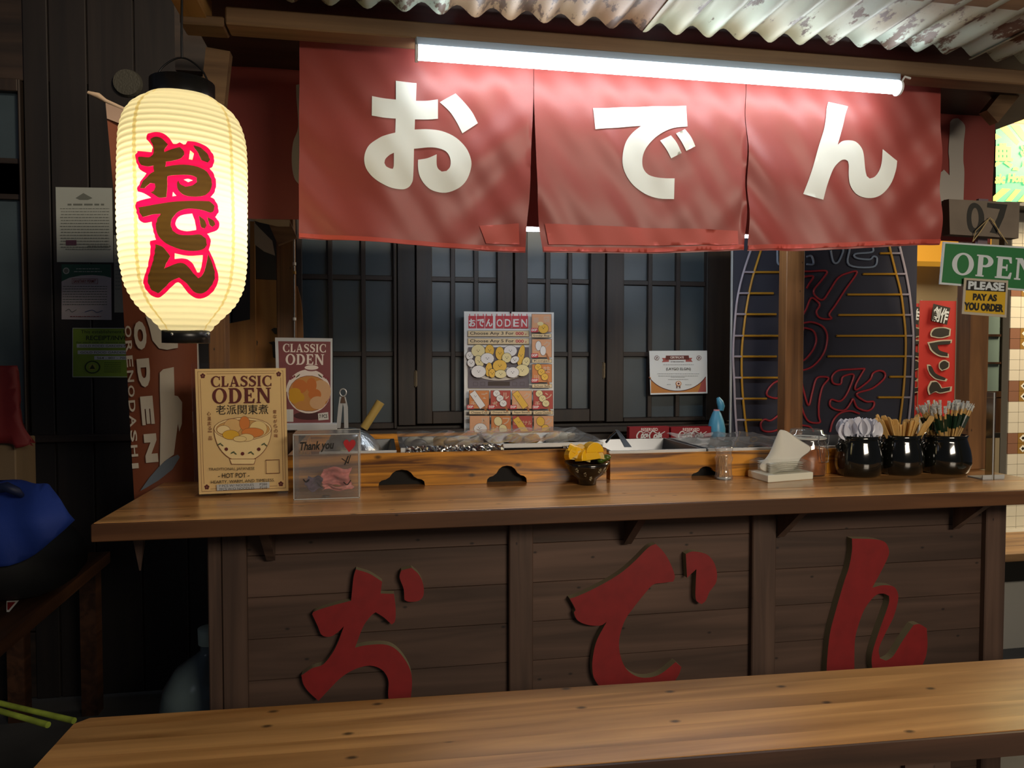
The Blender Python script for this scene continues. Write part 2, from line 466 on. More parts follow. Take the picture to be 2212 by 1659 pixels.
# rails of the timber front: sill below the windows, boards between, head above
sill = [(-6, xr, .0, zz(915)), (-6, xr, 2.55, 4.0)]
n = 0
for x0, x1, z0, z1 in sill:
    nb = 4
    for k in range(nb):
        n += 1
        bb = MB(); bb.box((x0, YW - .0 , z0 + (z1 - z0) * k / nb + .003), (x1, YW + .06, z0 + (z1 - z0) * (k + 1) / nb - .003), bev=.003)
        if n == 1: T = MB(); T.box((x0, YW + .04, z0), (x1, YW + .05, z1)); tr1 = struct(T, 'trim_1', M_dwoodx)
        struct(bb, 'board', M_dwoodx, tr1)
b = MB(); b.box((-6, YW - .05, zz(936)), (xr, YW + .0, zz(922)), bev=.004); struct(b, 'trim_2', M_dwoodx)
def casement(no, x0, x1, panes, top=2.5, bottom=890, rows=(765, 606), frame_y=0, low=912):
    """one lattice window: stiles and rails, thin glazing bars and a separate pane in every opening"""
    zs = [zz(bottom)] + [zz(r) for r in rows] + [2.08, top]
    X0, X1 = xx(x0), xx(x1)
    ps = [(xx(a), xx(c)) for a, c in panes]
    f = MB()
    f.box((X0, YW - .03, zz(low)), (ps[0][0], YW + .03, top + .05), bev=.003)
    f.box((ps[-1][1], YW - .03, zz(low)), (X1, YW + .03, top + .05), bev=.003)
    f.box((ps[0][0], YW - .029, zz(low)), (ps[-1][1], YW + .03, zs[0]), bev=.003)
    f.box((ps[0][0], YW - .029, top), (ps[-1][1], YW + .03, top + .05), bev=.003)
    w = struct(f, 'window_%d' % no, M_dwood)
    for a, c in zip(ps, ps[1:]):
        m = MB(); m.box((a[1], YW - .015, zs[0]), (c[0], YW + .02, top), bev=.002); struct(m, 'glazing_bar', M_dwood, w)
    for z in zs[1:-1]:
        m = MB(); m.box((ps[0][0], YW - .012, z - .011), (ps[-1][1], YW + .018, z + .011), bev=.002); struct(m, 'glazing_bar', M_dwoodx, w)
    for a, c in ps:
        for k in range(len(zs) - 1):
            m = MB(); m.box((a - .002, YW + .006, zs[k] - .002), (c + .002, YW + .010, zs[k + 1] + .002)); struct(m, 'pane', M_pane, w)
    return w
casement(1, 560, 857, [(583, 643), (655, 710), (720, 781), (791, 850)], bottom=908, low=921)
casement(2, 899, 1106, [(933, 973), (983, 1023), (1033, 1072)], bottom=886)
casement(3, 1109, 1303, [(1137, 1177), (1187, 1225), (1234, 1271)], bottom=884)
casement(4, 1306, 1578, [(1343, 1397), (1406, 1457), (1466, 1520)], bottom=905, low=914)
b = MB(); b.box((xx(859), YW - .025, zz(915)), (xx(897), YW + .03, 2.6), bev=.003); struct(b, 'trim_3', M_dwood)
for i, (hx, hy) in enumerate(((898, 818), (1304, 800))):
    b = MB(); b.tube([P(hx, hy + 18, Y=YW - .034), P(hx, hy - 18, Y=YW - .034)], .004); b.box(P(hx - 3, hy + 16, Y=YW - .031), P(hx + 3, hy - 16, Y=YW - .03) + Vector((0, -.002, 0)))
    struct(b, 'trim_%d' % (20 + i), mat('dull_brass', '#6d6250', .4, .8))
casement(5, -160, 62, [(-140, -50), (-38, 57)], bottom=900, rows=(395,), low=930)
b = MB()
for a, c in ((66, 118), (121, 200), (203, 300), (303, 400), (403, 500), (503, 557)):
    b.box((xx(a), YW - .01, .0), (xx(c), YW + .05, 3.2), bev=.003)
struct(b, 'trim_4', wood('shaded_timber', '#1f1916', '#141010', 'z', .55, scale=.8))  # building timber again, colour darkened for the unlit left wall

# right-hand side of the hall
YF = 6.2
b = MB(); b.box((1.2, YF, 0), (9.5, YF + .1, 4)); struct(b, 'wall_far', M_plaster)
b = MB(); b.box((xx(1960, 600, 5.6), 5.6, P(2020, 565, Y=5.6).z), (xx(2140, 600, 5.6), 5.9, P(2020, 455, Y=5.6).z)); struct(b, 'trim_5', mat('amber_wall_glow', '#d99a2c', .6, emit=.35))  # yellow light on the far wall, put into colour and emission
M_brown = wood('brown_shop_timber', '#5a3a1d', '#3a2411', 'z', .5)
# glazed shop window behind the right post
Y6 = 4.6
f = MB()
for a, c in ((2118, 2131), (2163, 2182)): f.box(P(a, 860, Y=Y6), P(c, 420, Y=Y6) + Vector((0, .05, 0)))
for a, c in ((845, 858), (722, 727), (782, 786), (600, 606), (660, 664)): f.box(P(2131, c, Y=Y6), P(2163, a, Y=Y6) + Vector((0, .03, 0)))
w = struct(f, 'window_6', M_brown)
for a, c in ((606, 660), (664, 722), (727, 782), (786, 845)):
    m = MB(); m.box(P(2131, c, Y=Y6 + .02), P(2163, a, Y=Y6 + .02) + Vector((0, .005, 0))); struct(m, 'pane', mat('pale_frosted_pane', '#8ea8a4', .4), w)
f = MB(); f.box(P(2118, 935, Y=Y6), P(2182, 860, Y=Y6) + Vector((0, .05, 0))); struct(f, 'trim_6', M_brown)
# tiled pillar at the right edge
Y7 = 4.1
ti = MB(); x7 = P(2178, 800, Y=Y7).x; x8 = x7 + .5
ti.box((x7, Y7, 0), (x8, Y7 + .05, 3.2)); pil = struct(ti, 'trim_30', mat('pale_grout', '#8a857a', .8))
M_t = mat('cream_glazed_tile', '#c9c5b6', .25); M_t2 = mat('ochre_pattern_tile', '#8a6a35', .3); M_t3 = mat('rose_brown_tile', '#7d5a48', .35)
M_blk = mat('black_print', '#15130f', .4); M_tw = mat('white_tile_glaze', '#dcdcd2', .3)
tw = (P(2200, 800, Y=Y7).x - x7); hz = Y7 / 1600 * 1.13 * 23.2
ztop = P(2190, 480, Y=Y7).z
def band(z):
    py = 775 + (1.42 - z) * 1600 / (FWD.dot(Vector((x7, Y7, 0))))
    return any(a <= py <= c for a, c in ((703, 747), (820, 864), (937, 980), (586, 630)))
z = ztop; r_ = 0
while z > .05:
    deco = band(z - hz / 2)
    for c in range(4):
        m = MB(); mm = M_t
        x0 = x7 + c * tw
        if deco and c == 0: mm = M_t3
        elif deco: mm = M_t2
        m.use(mm).box((x0 + .001, Y7 - .008, z - hz + .001), (x0 + tw - .002, Y7 + .001, z - .001))
        if deco and c > 0:
            cx, cz = x0 + tw * .5, z - hz / 2
            for rr, mt, k in ((tw * .36, M_tw, .0085), (tw * .17, M_blk, .009)):
                v = [(cx + rr * math.cos(t * PI / 4) * (1 if t % 2 == 0 else .7), Y7 - k, cz + rr * .9 * math.sin(t * PI / 4) * (1 if t % 2 == 0 else .7)) for t in range(8)]
                m.use(mt).add(v, [list(range(8))])
        o = m.build('tile', None, pil)
    z -= hz; r_ += 1

# ================================================================ stall
W_c = wood('counter_varnished_pine', '#cf9a60', '#936639', 'x', .28, knots=.7, scale=.8, coat=.5)
W_ce = wood('counter_edge_pine', '#6e4a2e', '#4a2f1c', 'x', .4, knots=.4, scale=.8)
W_b = wood('bench_pine', '#c8975c', '#8f6436', 'x', .33, knots=.9, scale=.8, coat=.35, var=.3)
W_p = wood('counter_front_pine', '#5e473b', '#433127', 'x', .6, knots=.55, scale=.9)
W_pz = wood('counter_batten_pine', '#5f483b', '#412f26', 'z', .6, knots=.4, scale=.9)
W_f = wood('roof_frame_pine', '#8a6c4c', '#5f452d', 'x', .6, knots=.45)
W_fy = wood('roof_rafter_pine', '#a97f47', '#7d5829', 'y', .6, knots=.45)
W_fz = wood('stall_post_pine', '#8e6238', '#5c3c1e', 'z', .6, knots=.4)
ZC = 1.056
YC = 1.77
# ---- countertop
L0 = P(203, 1129, Z=ZC); XL = L0.x; XR = P(2330, 1060, Y=YC).x
ct = thing('countertop', 'varnished brown pine counter slab running along the front of the food stall', 'countertop', (XL, YC, ZC - .038))
rows = [(YC, YC + .14), (YC + .14, YC + .30), (YC + .30, YC + .47), (YC + .47, YC + .66), (YC + .66, 2.92)]
for a, c in rows:
    m = MB(); m.box((XL, a + .0004, ZC - .038), (XR, c - .0004, ZC), bev=.0015); m.build('plank', W_c, ct)
m = MB(); m.box((XL - .001, YC - .012, ZC - .04), (XR, YC, ZC - .0005), bev=.002); m.build('edge_strip', W_ce, ct, 'darker brown front edge')
# ---- counter base
YB = 1.99
cb = thing('counter_base', 'brown pine plank counter front with raised red characters', 'counter', (0, YB, 0))
Xp = lambda px, py=1300, Y=YB: P(px, py, Y=Y).x
bays = [(533, 1100), (1153, 1625), (1676, 2128)]
zt, zbm = ZC - .04, .02
npl = 9
for a, c in bays:
    for k in range(npl):
        h = (zt - zbm) / npl
        m = MB(); m.box((Xp(a) - .01, YB + .02, zbm + h * k + .0006), (Xp(c) + .01, YB + .035, zbm + h * (k + 1) - .0006), bev=.001); m.build('plank', W_p, cb)
for a, c in ((449, 478), (479.5, 533), (1100, 1152), (1625, 1676), (2128, 2171)):
    m = MB(); m.box((Xp(a), YB, 0), (Xp(c), YB + .04, zt), bev=.003); m.build('batten', W_pz, cb)
m = MB(); m.box((Xp(2150), YB + .03, 0), (Xp(2171), 2.85, zt)); m.build('side_panel', W_pz, cb)
def bracket(px, w=.022, parent=cb, Y1=YB, dep=.15, h=.12):
    X = Xp(px); m = MB()
    m.add([(X, Y1, zt), (X, Y1 - dep, zt), (X, Y1, zt - h), (X + w, Y1, zt), (X + w, Y1 - dep, zt), (X + w, Y1, zt - h)],
          [(0, 1, 2), (5, 4, 3), (0, 3, 4, 1), (1, 4, 5, 2), (2, 5, 3, 0)])
    m.build('bracket', W_pz, parent)
for px in (577, 1347, 1677, 2055): bracket(px)
m = MB(); m.box((Xp(283), YB - .02, zt - .1), (Xp(312), YB + .02, zt)); 
m = MB(); X = Xp(291); m.add([(X, YB, zt), (X, YB - .03, zt), (X + .012, YB, zt - .13), (X + .035, YB, zt), (X + .035, YB - .03, zt), (X + .016, YB, zt - .13)], [(0, 1, 2), (5, 4, 3), (0, 3, 4, 1), (1, 4, 5, 2), (2, 5, 3, 0)]); m.build('bracket', W_pz, cb)
M_red = mat('faded_red_paint', '#861b1c', .5, var=.1, bscale=30); M_ply = mat('raw_cut_edge', '#8d8468', .8)
YL = YB - .006
def cutout(name, loops, ox, oy, s):
    ls = [smooth_loop(loopXZ(tr(l, ox, oy, s), YL)) for l in loops]
    m = MB(); prism_xz(m, ls, YL, YL + .026, M_ply, M_red); return m.build(name, None, cb)
sa = 2.9105
cutout('character', [[(1015,378),(1100,405),(1180,455),(1170,530),(1255,532),(1265,620),(1262,700),(1240,725),(1190,680),(1140,648),(1110,670),(1060,740),(1010,870),(1080,855),(1190,850),(1260,875),(1320,940),(1360,1020),(1368,1100),(1362,1170),(1350,1260),(1300,1340),(1200,1380),(1190,1330),(1230,1260),(1218,1170),(1220,1080),(1190,1020),(1140,990),(1080,985),(1000,1010),(920,1060),(850,1130),(780,1205),(720,1150),(685,1100),(672,1045),(740,1000),(810,975),(870,900),(905,830),(940,735),(900,775),(850,802),(800,790),(775,735),(740,660),(760,640),(870,605),(985,575),(1000,430)]], 420, 1100, sa)
cutout('character', [[(1300,385),(1365,368),(1410,410),(1438,470),(1440,540),(1410,575),(1350,582),(1320,570),(1315,500),(1290,430)]], 420, 1100, sa)
sb = 3.6867
cutout('character', [[(1240,350),(1300,410),(1350,490),(1392,600),(1380,650),(1300,660),(1220,675),(1150,750),(1070,850),(1000,950),(960,1060),(948,1160),(965,1260),(1010,1350),(1090,1405),(1180,1415),(1280,1385),(1400,1290),(1445,1330),(1420,1400),(1350,1480),(1200,1560),(1000,1570),(850,1530),(760,1440),(735,1340),(745,1220),(775,1110),(850,970),(800,1000),(700,995),(620,960),(590,900),(600,870),(555,785),(620,765),(780,690),(950,590),(1070,490),(1180,380)]], 1080, 1080, sb)
cutout('character', [[(1480,430),(1540,410),(1640,430),(1700,490),(1728,580),(1720,660),(1670,730),(1640,800),(1605,830),(1560,790),(1560,650),(1565,550),(1490,620)]], 1080, 1080, sb)
sc3 = 3.8671
cutout('character', [[(775,400),(960,405),(1050,430),(1085,500),(1070,570),(1010,690),(945,810),(1030,790),(1120,800),(1160,860),(1155,940),(1120,1060),(1050,1200),(1000,1320),(1010,1400),(1060,1420),(1120,1380),(1200,1250),(1290,1120),(1340,1115),(1400,1150),(1405,1300),(1380,1420),(1300,1550),(1150,1620),(1000,1600),(950,1500),(940,1400),(960,1300),(1010,1150),(1080,950),(1085,880),(1040,860),(980,870),(920,930),(870,1010),(830,1120),(800,1250),(795,1470),(795,1600),(565,1600),(565,1450),(590,1200),(640,1000),(710,760),(750,640),(775,500)]], 1640, 1060, sc3)

# ---- roof frame
st = thing('stall_roof', 'pine roof frame with posts and rusty corrugated sheets above the counter', 'canopy', (0, 1.7, 0))
YBm = 1.64
ZB = P(1106, 98, Y=YBm).z; ZT = P(1106, 62, Y=YBm).z
XBL = P(486, 40, Y=YBm).x; XBR = P(2300, 150, Y=YBm).x
m = MB(); m.box((XBL, YBm, ZB), (XBR, YBm + .062, ZT), bev=.003); m.build('beam', W_f, st)
m = MB(); m.box((XBL - .09, YBm + .004, ZB - .004), (XBL - .003, YBm + .066, ZT - .02), bev=.003); m.build('beam', W_f, st)
m = MB(); m.box((XBL, 2.62, ZB - .02), (XBR, 2.68, ZT), bev=.003); m.build('beam', W_f, st)
def post(x0, x1, ybase, y0, dep, z0, z1):
    m = MB(); m.box((P(x0, ybase, Y=y0).x, y0, z0), (P(x1, ybase, Y=y0).x, y0 + dep, z1), bev=.003); return m.build('post', W_fz, st)
post(444, 481, 300, 2.3, .07, ZC + .0, ZT)          # left front post
post(2094, 2133, 900, 2.12, .065, ZC, ZT)              # right front post
post(1698, 1737, 700, 2.74, .06, 0, ZB)               # right rear post
post(597, 636, 620, 2.74, .06, 0, ZB)                 # left rear post
def bar(a, b, w, h, name='brace', m_=None, up=(0, 0, 1)):
    a, b = Vector(a), Vector(b); t = (b - a).normalized(); s_ = t.cross(Vector(up)).normalized() * w / 2; u = s_.cross(t).normalized() * h / 2
    v = [a - s_ - u, a + s_ - u, a + s_ + u, a - s_ + u, b - s_ - u, b + s_ - u, b + s_ + u, b - s_ + u]
    q = MB(); q.add(v, [(3, 2, 1, 0), (4, 5, 6, 7), (0, 1, 5, 4), (1, 2, 6, 5), (2, 3, 7, 6), (3, 0, 4, 7)]); return q.build(name, m_ or W_f, st)
XRA = P(428, 66, Z=ZB).x
bar((XRA, .6, ZB + .045), (XRA, YBm + .06, ZB + .045), .05, .07, 'rafter', W_fy)
bar((P(470, 120, Y=1.72).x, 1.74, ZB - .02), (P(436, 300, Y=1.74).x, 1.74, ZB - .36), .03, .05)
bar(P(2212, 160, Y=1.9), P(2135, 255, Y=1.9), .03, .05)
bar((P(560, 480, Y=2.7).x, 2.72, ZB - .06), (P(622, 540, Y=2.72).x, 2.72, P(610, 522, Y=2.72).z), .03, .07)
for yy in (1.34, .8):
    m = MB(); m.box((XBL - .1, yy, ZT + .012), (XBR + .4, yy + .05, ZT + .06)); m.build('purlin', W_f, st)
# corrugated sheets
def rust(name, base, dark, amt):
    m = mat(name, base, .45, .15, bump=.1, bscale=30); nt = m.node_tree; b_ = nt.nodes['Principled BSDF']; N = nt.nodes.new; L = nt.links.new
    tc = N('ShaderNodeTexCoord'); mp = N('ShaderNodeMapping'); mp.inputs['Scale'].default_value = (30, 11, 30)
    n_ = N('ShaderNodeTexNoise'); n_.inputs['Scale'].default_value = 1; n_.inputs['Detail'].default_value = 5; n_.inputs['Roughness'].default_value = .65
    r = N('ShaderNodeValToRGB'); e = r.color_ramp.elements
    e[0].position = amt; e[0].color = lin(base); e[1].position = amt + .05; e[1].color = lin(dark)
    n2 = N('ShaderNodeTexNoise'); n2.inputs['Scale'].default_value = 3.0; n2.inputs['Detail'].default_value = 2
    r2 = N('ShaderNodeValToRGB'); e2 = r2.color_ramp.elements; e2[0].position = .45; e2[0].color = (1, 1, 1, 1); e2[1].position = .62; e2[1].color = lin('#c79b6e')
    mx = N('ShaderNodeMixRGB'); mx.blend_type = 'MULTIPLY'; mx.inputs[0].default_value = .8
    L(tc.outputs['Object'], mp.inputs[0]); L(mp.outputs[0], n_.inputs['Vector']); L(n_.outputs['Fac'], r.inputs[0]); L(tc.outputs['Object'], n2.inputs['Vector']); L(n2.outputs['Fac'], r2.inputs[0])
    L(r.outputs[0], mx.inputs[1]); L(r2.outputs[0], mx.inputs[2]); L(mx.outputs[0], b_.inputs['Base Color']); return m
RS = [rust('roof_zinc_pale', '#9ba596', '#4e3826', .53), rust('roof_zinc_green', '#a3b09d', '#4a3a26', .58), rust('roof_zinc_brown', '#8a7257', '#4a3422', .52)]
wl = .0765; x = P(560, 0, Y=1.72).x; k = 0
while x < XBR + .5:
    w = wl * (6 if k % 2 else 5)
    m = MB(); dz = .004 * (k % 2)
    y0 = YBm - .03 + .004 * ((k * 5) % 3)
    zf = lambda X: P(1740, 97, Y=YBm - .03).z + .012 + dz + .012 * math.sin(2 * PI * X / wl)
    nn = int(w / wl * 10)
    for t_ in (0, .0012):
        m.grid(lambda u, v: (x + u * (w + .02), y0 - v * 1.25, zf(x + u * (w + .02)) + t_ + .0 * v), nn, 4)
    m.build('roof_sheet', RS[(0, 2, 1, 0, 0, 2)[k % 6]], st); x += w; k += 1
m = MB(); m.box((XBL - .1, 1.45, P(1740, 97, Y=YBm - .03).z + .03), (XBR + .3, 2.75, P(1740, 97, Y=YBm - .03).z + .045)); m.build('overhead_light_block', M_dwoodx, st)  # added dark board: keeps overhead light off the beam, fills the gap
# scalloped end of the sheet beyond the left rafter
m = MB()
for t_ in (0, .0015):
    m.grid(lambda u, v: (XRA - .03 - .075 * v, .55 + u * 1.02, ZT - .002 - .03 * v + .008 * math.sin(2 * PI * u * 1.02 / .062) + t_), 130, 3)
m.build('roof_sheet', mat('pinkish_weathered_sheet', '#b59a86', .6), st)

# ---- tube lights
M_tube = mat('lit_tube', '#f4faff', .5, emit=16)
def tube_light(label, px0, px1, py, Y, strength_mat, par_x=None):
    x0, x1 = P(px0, py, Y=Y).x, P(px1, py, Y=Y).x; z = P((px0 + px1) / 2, py, Y=Y).z
    t = thing('tube_light', label, 'light', ((x0 + x1) / 2, Y, z - .017))
    m = MB(); m.tube([(x0 + .004, Y, z), (x1 - .004, Y, z)], .0142, 18); m.build('tube', strength_mat, t)
    M_cap = mat('white_plastic', '#dfe3e6', .35)
    m = MB(); m.box((x0, Y - .008, z + .0140), (x1, Y + .012, z + .036), bev=.003); m.build('housing', mat('grey_lamp_housing', '#84909a', .45), t)
    for s_, xc in ((1, x0), (-1, x1)):
        m = MB(); m.tube([(xc, Y, z), (xc + s_ * .006, Y, z)], .0185, 18); m.build('end_cap', M_cap, t)
    return t, x0, x1, z
t, tx0, tx1, tz = tube_light('long cool white tube lamp under the front beam, before the red curtain', 897, 1943, 153, 1.648, M_tube)
m = MB(); m.tube([(tx1 + .002, 1.648, tz + .01), (tx1 + .012, 1.645, tz + .028), (tx1 + .03, 1.648, tz + .026)], .003, 8); m.build('cord_hook', mat('white_plastic', '#dfe3e6'), t)
tube_light('short view of second tube lamp glowing through slits of red curtain', 935, 1720, 497, 2.60, mat('lit_rear_tube', '#eef6ff', .5, emit=19))

# ---- noren curtains
M_cl = mat('red_polyester_curtain', '#94423c', .42, spec=.5, bump=.06, bscale=900, trans=.12)
M_clb = mat('red_curtain_rear_shaded', '#84362f', .6, bump=.05, bscale=900, trans=.1)  # same cloth as the front, darkened in colour for the shade behind
M_wh = mat('white_curtain_print', '#dfe2d8', .6, trans=.1)
YN = 1.735
ztn = ZT + .01
XC1, XC2, XC3 = [P(q, 300, Y=YN).x for q in (898, 1381, 1823)]
def fold(X, Z, Y0=YN):
    d = max(0, ztn - Z)
    a = .010 * (d / .5) ** 1.1
    f = a * (math.sin(X * 15 + 1 + Z * 2) + .45 * math.sin(X * 33 + 2.4 + Z * 5)) * .6
    xc = min((XC1, XC2, XC3), key=lambda q: abs(q - X)); dx = X - xc
    f += .0038 * math.sin((d + 1.7 * dx * dx) * 34 + xc * 5) * min(1, d / .2) * min(1, abs(dx) * 6 + .15)
    f += .0026 * math.sin((d * .8 + abs(dx) * .9) * 47 + xc * 9) * min(1, d / .3) * min(1, abs(dx) * 5)
    f += .0012 * math.sin(X * 71 + Z * 47)
    return f
nz = thing('noren_curtain', 'front red split curtain with three large white characters behind the tube lamp', 'curtain', (P(1340, 300, Y=YN).x, YN, P(1340, 548, Y=YN).z))
lerp = lambda a, b, t: a + (b - a) * t
def edge(pts, v):
    v *= len(pts) - 1; i = min(int(v), len(pts) - 2); f = v - i
    return (lerp(pts[i][0], pts[i + 1][0], f), lerp(pts[i][1], pts[i + 1][1], f))
def panel(Lp, Rp, B, Y0=YN, nm=M_cl, par=None, name='panel', sag=0):
    """Lp, Rp: left and right edges top to bottom in photo px; B: bottom hem px"""
    l2 = [XZ(a, c, Y0) for a, c in Lp]; r2 = [XZ(a, c, Y0) for a, c in Rp]; b2 = [XZ(a, c, Y0) for a, c in B]
    def fn(u, v):
        a = edge(l2, v); c = edge(r2, v); bo = edge(b2, u)
        X = lerp(a[0], c[0], u); Z = lerp(a[1], c[1], u); Zb = lerp(a[1], c[1], u) if v < 1 else bo[1]
        lin_b = lerp(l2[-1][1], r2[-1][1], u); Z += (bo[1] - lin_b) * v ** 3
        return (X, Y0 + fold(X, Z, Y0), Z)
    m = MB(); m.grid(fn, 70, 60); return m.build(name, nm, par)
top = lambda px: (px, 775 - (ztn - 1.42) * 1600 / FWD.dot(Vector((P(px, 100, Y=YN).x, YN, 0))) )
def evn(pts, n=8):
    """resample an edge evenly in height"""
    out = []
    for i in range(n + 1):
        y = lerp(pts[0][1], pts[-1][1], i / n)
        for a, c in zip(pts, pts[1:]):
            if a[1] <= y <= c[1] + 1e-6: out.append((lerp(a[0], c[0], (y - a[1]) / max(1e-6, c[1] - a[1])), y)); break
    return out
L1 = evn([top(647), (645, 515)]); R1 = evn([top(1152.6), (1151.6, 230), (1147, 330), (1143, 430), (1137, 490), (1135, 546)])
L2 = evn([top(1153), (1153.2, 230), (1158, 330), (1160, 430), (1165, 500), (1171, 546)]); R2 = evn([top(1610), (1610.4, 240), (1612, 400), (1607, 541)])
L3 = evn([top(1611), (1611.4, 240), (1616, 400), (1614.5, 542)]); R3 = evn([top(2032), (2035, 400), (2036, 528)])
panel(L1, R1, [(645, 515), (750, 520), (850, 529), (1000, 540), (1135, 546)], par=nz)
panel(L2, R2, [(1171, 546), (1290, 547), (1400, 547), (1500, 545), (1607, 541)], par=nz)
panel(L3, R3, [(1614.5, 542), (1700, 541), (1800, 537), (1920, 532), (2036, 528)], par=nz)
def on_cloth(name, loops, m_, Y0=YN, par=None, gap=.0022, smooth=True, step=.011, f=fold):
    ls = [loopXZ(l, Y0) for l in loops]
    if smooth: ls = [smooth_loop(l, 38, 4) for l in ls]
    def dens(l):
        o = []
        for i in range(len(l)):
            a, c = l[i], l[(i + 1) % len(l)]; n_ = max(1, int(math.hypot(c[0] - a[0], c[1] - a[1]) / step))
            o += [(lerp(a[0], c[0], k / n_), lerp(a[1], c[1], k / n_)) for k in range(n_)]
        return o
    ls = [dens(l) for l in ls]
    vs, fs = tri2(ls, step)
    q = MB(); q.add([(v.x, Y0 + f(v.x, v.y, Y0) - gap, v.y) for v in vs], fs, True); return q.build(name, m_, par)
s1 = 3.457
on_cloth('character', [tr([(812,331),(967,346),(963,478),(1050,477),(1126,469),(1127,610),(1040,617),(955,618),(953,692),(1060,690),(1160,702),(1260,748),(1335,825),(1372,915),(1372,985),(1340,1070),(1280,1130),(1185,1163),(1090,1148),(1030,1105),(990,1040),(978,975),(978,917),(1050,905),(1117,878),(1117,950),(1128,985),(1155,1007),(1190,1003),(1215,975),(1221,930),(1210,885),(1180,850),(1120,830),(1050,826),(948,835),(942,1040),(930,1095),(900,1128),(850,1140),(760,1125),(660,1070),(600,1005),(578,940),(585,870),(620,805),(690,755),(740,735),(808,716),(812,610),(720,605),(633,590),(635,447),(720,460),(813,470)], 620, 80, s1),
    tr([(798,868),(765,885),(735,915),(727,945),(740,970),(770,985),(790,988),(797,960)], 620, 80, s1)], M_wh, par=nz)
on_cloth('character', [tr([(1140,490),(1258,423),(1320,485),(1385,560),(1428,637),(1310,717),(1270,640),(1215,560)], 620, 80, s1)], M_wh, par=nz)
s2 = 3.7706
on_cloth('character', [tr([(568,430),(950,417),(1326,411),(1333,582),(1240,590),(1160,615),(1080,665),(1010,740),(978,810),(974,880),(990,930),(1030,970),(1090,990),(1160,999),(1236,999),(1226,1171),(1110,1160),(1000,1125),(900,1055),(835,965),(808,880),(812,790),(840,700),(890,630),(962,572),(770,587),(582,607)], 1130, 120, s2)], M_wh, par=nz)
on_cloth('character', [tr([(1114,693),(1197,655),(1240,715),(1282,800),(1202,840),(1165,770)], 1130, 120, s2)], M_wh, par=nz)
on_cloth('character', [tr([(1237,641),(1312,604),(1360,670),(1397,743),(1320,783),(1280,710)], 1130, 120, s2)], M_wh, par=nz)
on_cloth('character', [tr([(750,378),(905,418),(885,480),(865,580),(820,730),(860,700),(915,692),(970,705),(1020,760),(1040,830),(1050,940),(1058,985),(1080,1005),(1120,990),(1155,940),(1180,860),(1190,764),(1312,858),(1300,930),(1255,1030),(1190,1120),(1120,1160),(1040,1163),(970,1130),(925,1060),(912,980),(912,900),(905,862),(880,850),(845,860),(800,910),(760,990),(730,1070),(707,1176),(545,1128),(600,990),(650,820),(700,640),(722,520),(735,430)], 1590, 120, s2)], M_wh, par=nz)
M_patch = mat('lighter_red_hem_patch', '#b04a40', .6)
on_cloth('hem_patch', [[(1176, 484), (1290, 488), (1420, 493), (1500, 495), (1593, 499), (1592, 529), (1400, 530), (1184, 529)]], M_patch, par=nz, gap=.0036, smooth=False, step=.011)
on_cloth('hem_patch', [[(1035, 488), (1120, 483), (1122, 528), (1050, 526)]], M_patch, par=nz, gap=.0036, smooth=False, step=.011)
M_hem = mat('curtain_hem', '#b04236', .6)
for pts in ([(646, 503), (850, 517), (1000, 528), (1134, 534)], [(1172, 534), (1400, 535), (1606, 529)], [(1615, 530), (1800, 525), (2035, 516)]):
    d_ = [(x_, y_ + 9.5) for x_, y_ in pts[::-1]]
    on_cloth('hem', [smooth_open(pts, 3) and [tuple(q) for q in pts] + d_], M_hem, par=nz, gap=.0036, smooth=False, step=.011)
# rear curtain
YR2 = 2.06
M_whr = mat('rear_print_shaded', '#a09a92', .7)  # white print greyed in colour for the shade behind the front curtain
ztr = P(560, 120, Y=YR2).z
nr = thing('noren_curtain', 'rear red curtain with loops, mostly hidden behind the front red curtain', 'curtain', (P(1300, 300, Y=YR2).x, YR2, P(600, 475, Y=YR2).z))
X0, X1 = P(482, 300, Y=YR2).x, P(2150, 300, Y=YR2).x; zbr = P(600, 474, Y=YR2).z
fold2 = lambda X, Z, Y0=YR2: .008 * math.sin(X * 11 + .4) * (ztr - Z) / .4 + .003 * math.sin(X * 23 + Z * 8)
npan = 4
for k in range(npan):
    a, c = lerp(X0, X1, k / npan) + .004, lerp(X0, X1, (k + 1) / npan) - .004
    m = MB(); m.grid(lambda u, v: (lerp(a, c, u), YR2 + fold2(lerp(a, c, u), lerp(ztr, zbr, v)), lerp(ztr, zbr, v)), 40, 30); m.build('panel', M_clb, nr)
for px in (582, 700, 2110, 1700, 1400, 1100):
    xc = P(px, 100, Y=YR2).x
    m = MB(); m.box((xc - .027, YR2 - .004, ztr - .01), (xc + .027, YR2 + .004, ztr + .09)); m.build('loop', M_clb, nr)
m = MB(); m.tube([(X0 - .05, YR2, ztr + .085), (X1 + .05, YR2, ztr + .085)], .011, 10); m.build('rod', mat('bamboo_rod', '#6b5230', .6), nr)
# a dark timber header behind the rear curtain loops
m = MB(); m.box((X0 - .15, 2.2, ztr + .0), (X1 + .1, 2.24, ztr + .2)); m.build('header_board', M_dwoodx, st)
on_cloth('character', [[(640, 185), (650, 182), (660, 200), (662, 240), (652, 300), (665, 330), (665, 398), (648, 402), (636, 385), (631, 350), (634, 310), (645, 275), (641, 215)]], M_whr, YR2, nr, gap=.003, f=fold2)
on_cloth('character', [tr([(1745,540),(1770,515),(1810,510),(1850,545),(1868,590),(1860,700),(1858,850),(1868,950),(1862,1170),(1862,1240),(1600,1300),(1640,1000),(1690,930),(1740,975),(1738,850),(1732,780),(1740,650)], 1590, 120, s2)], M_whr, YR2, nr, gap=.003, f=fold2)

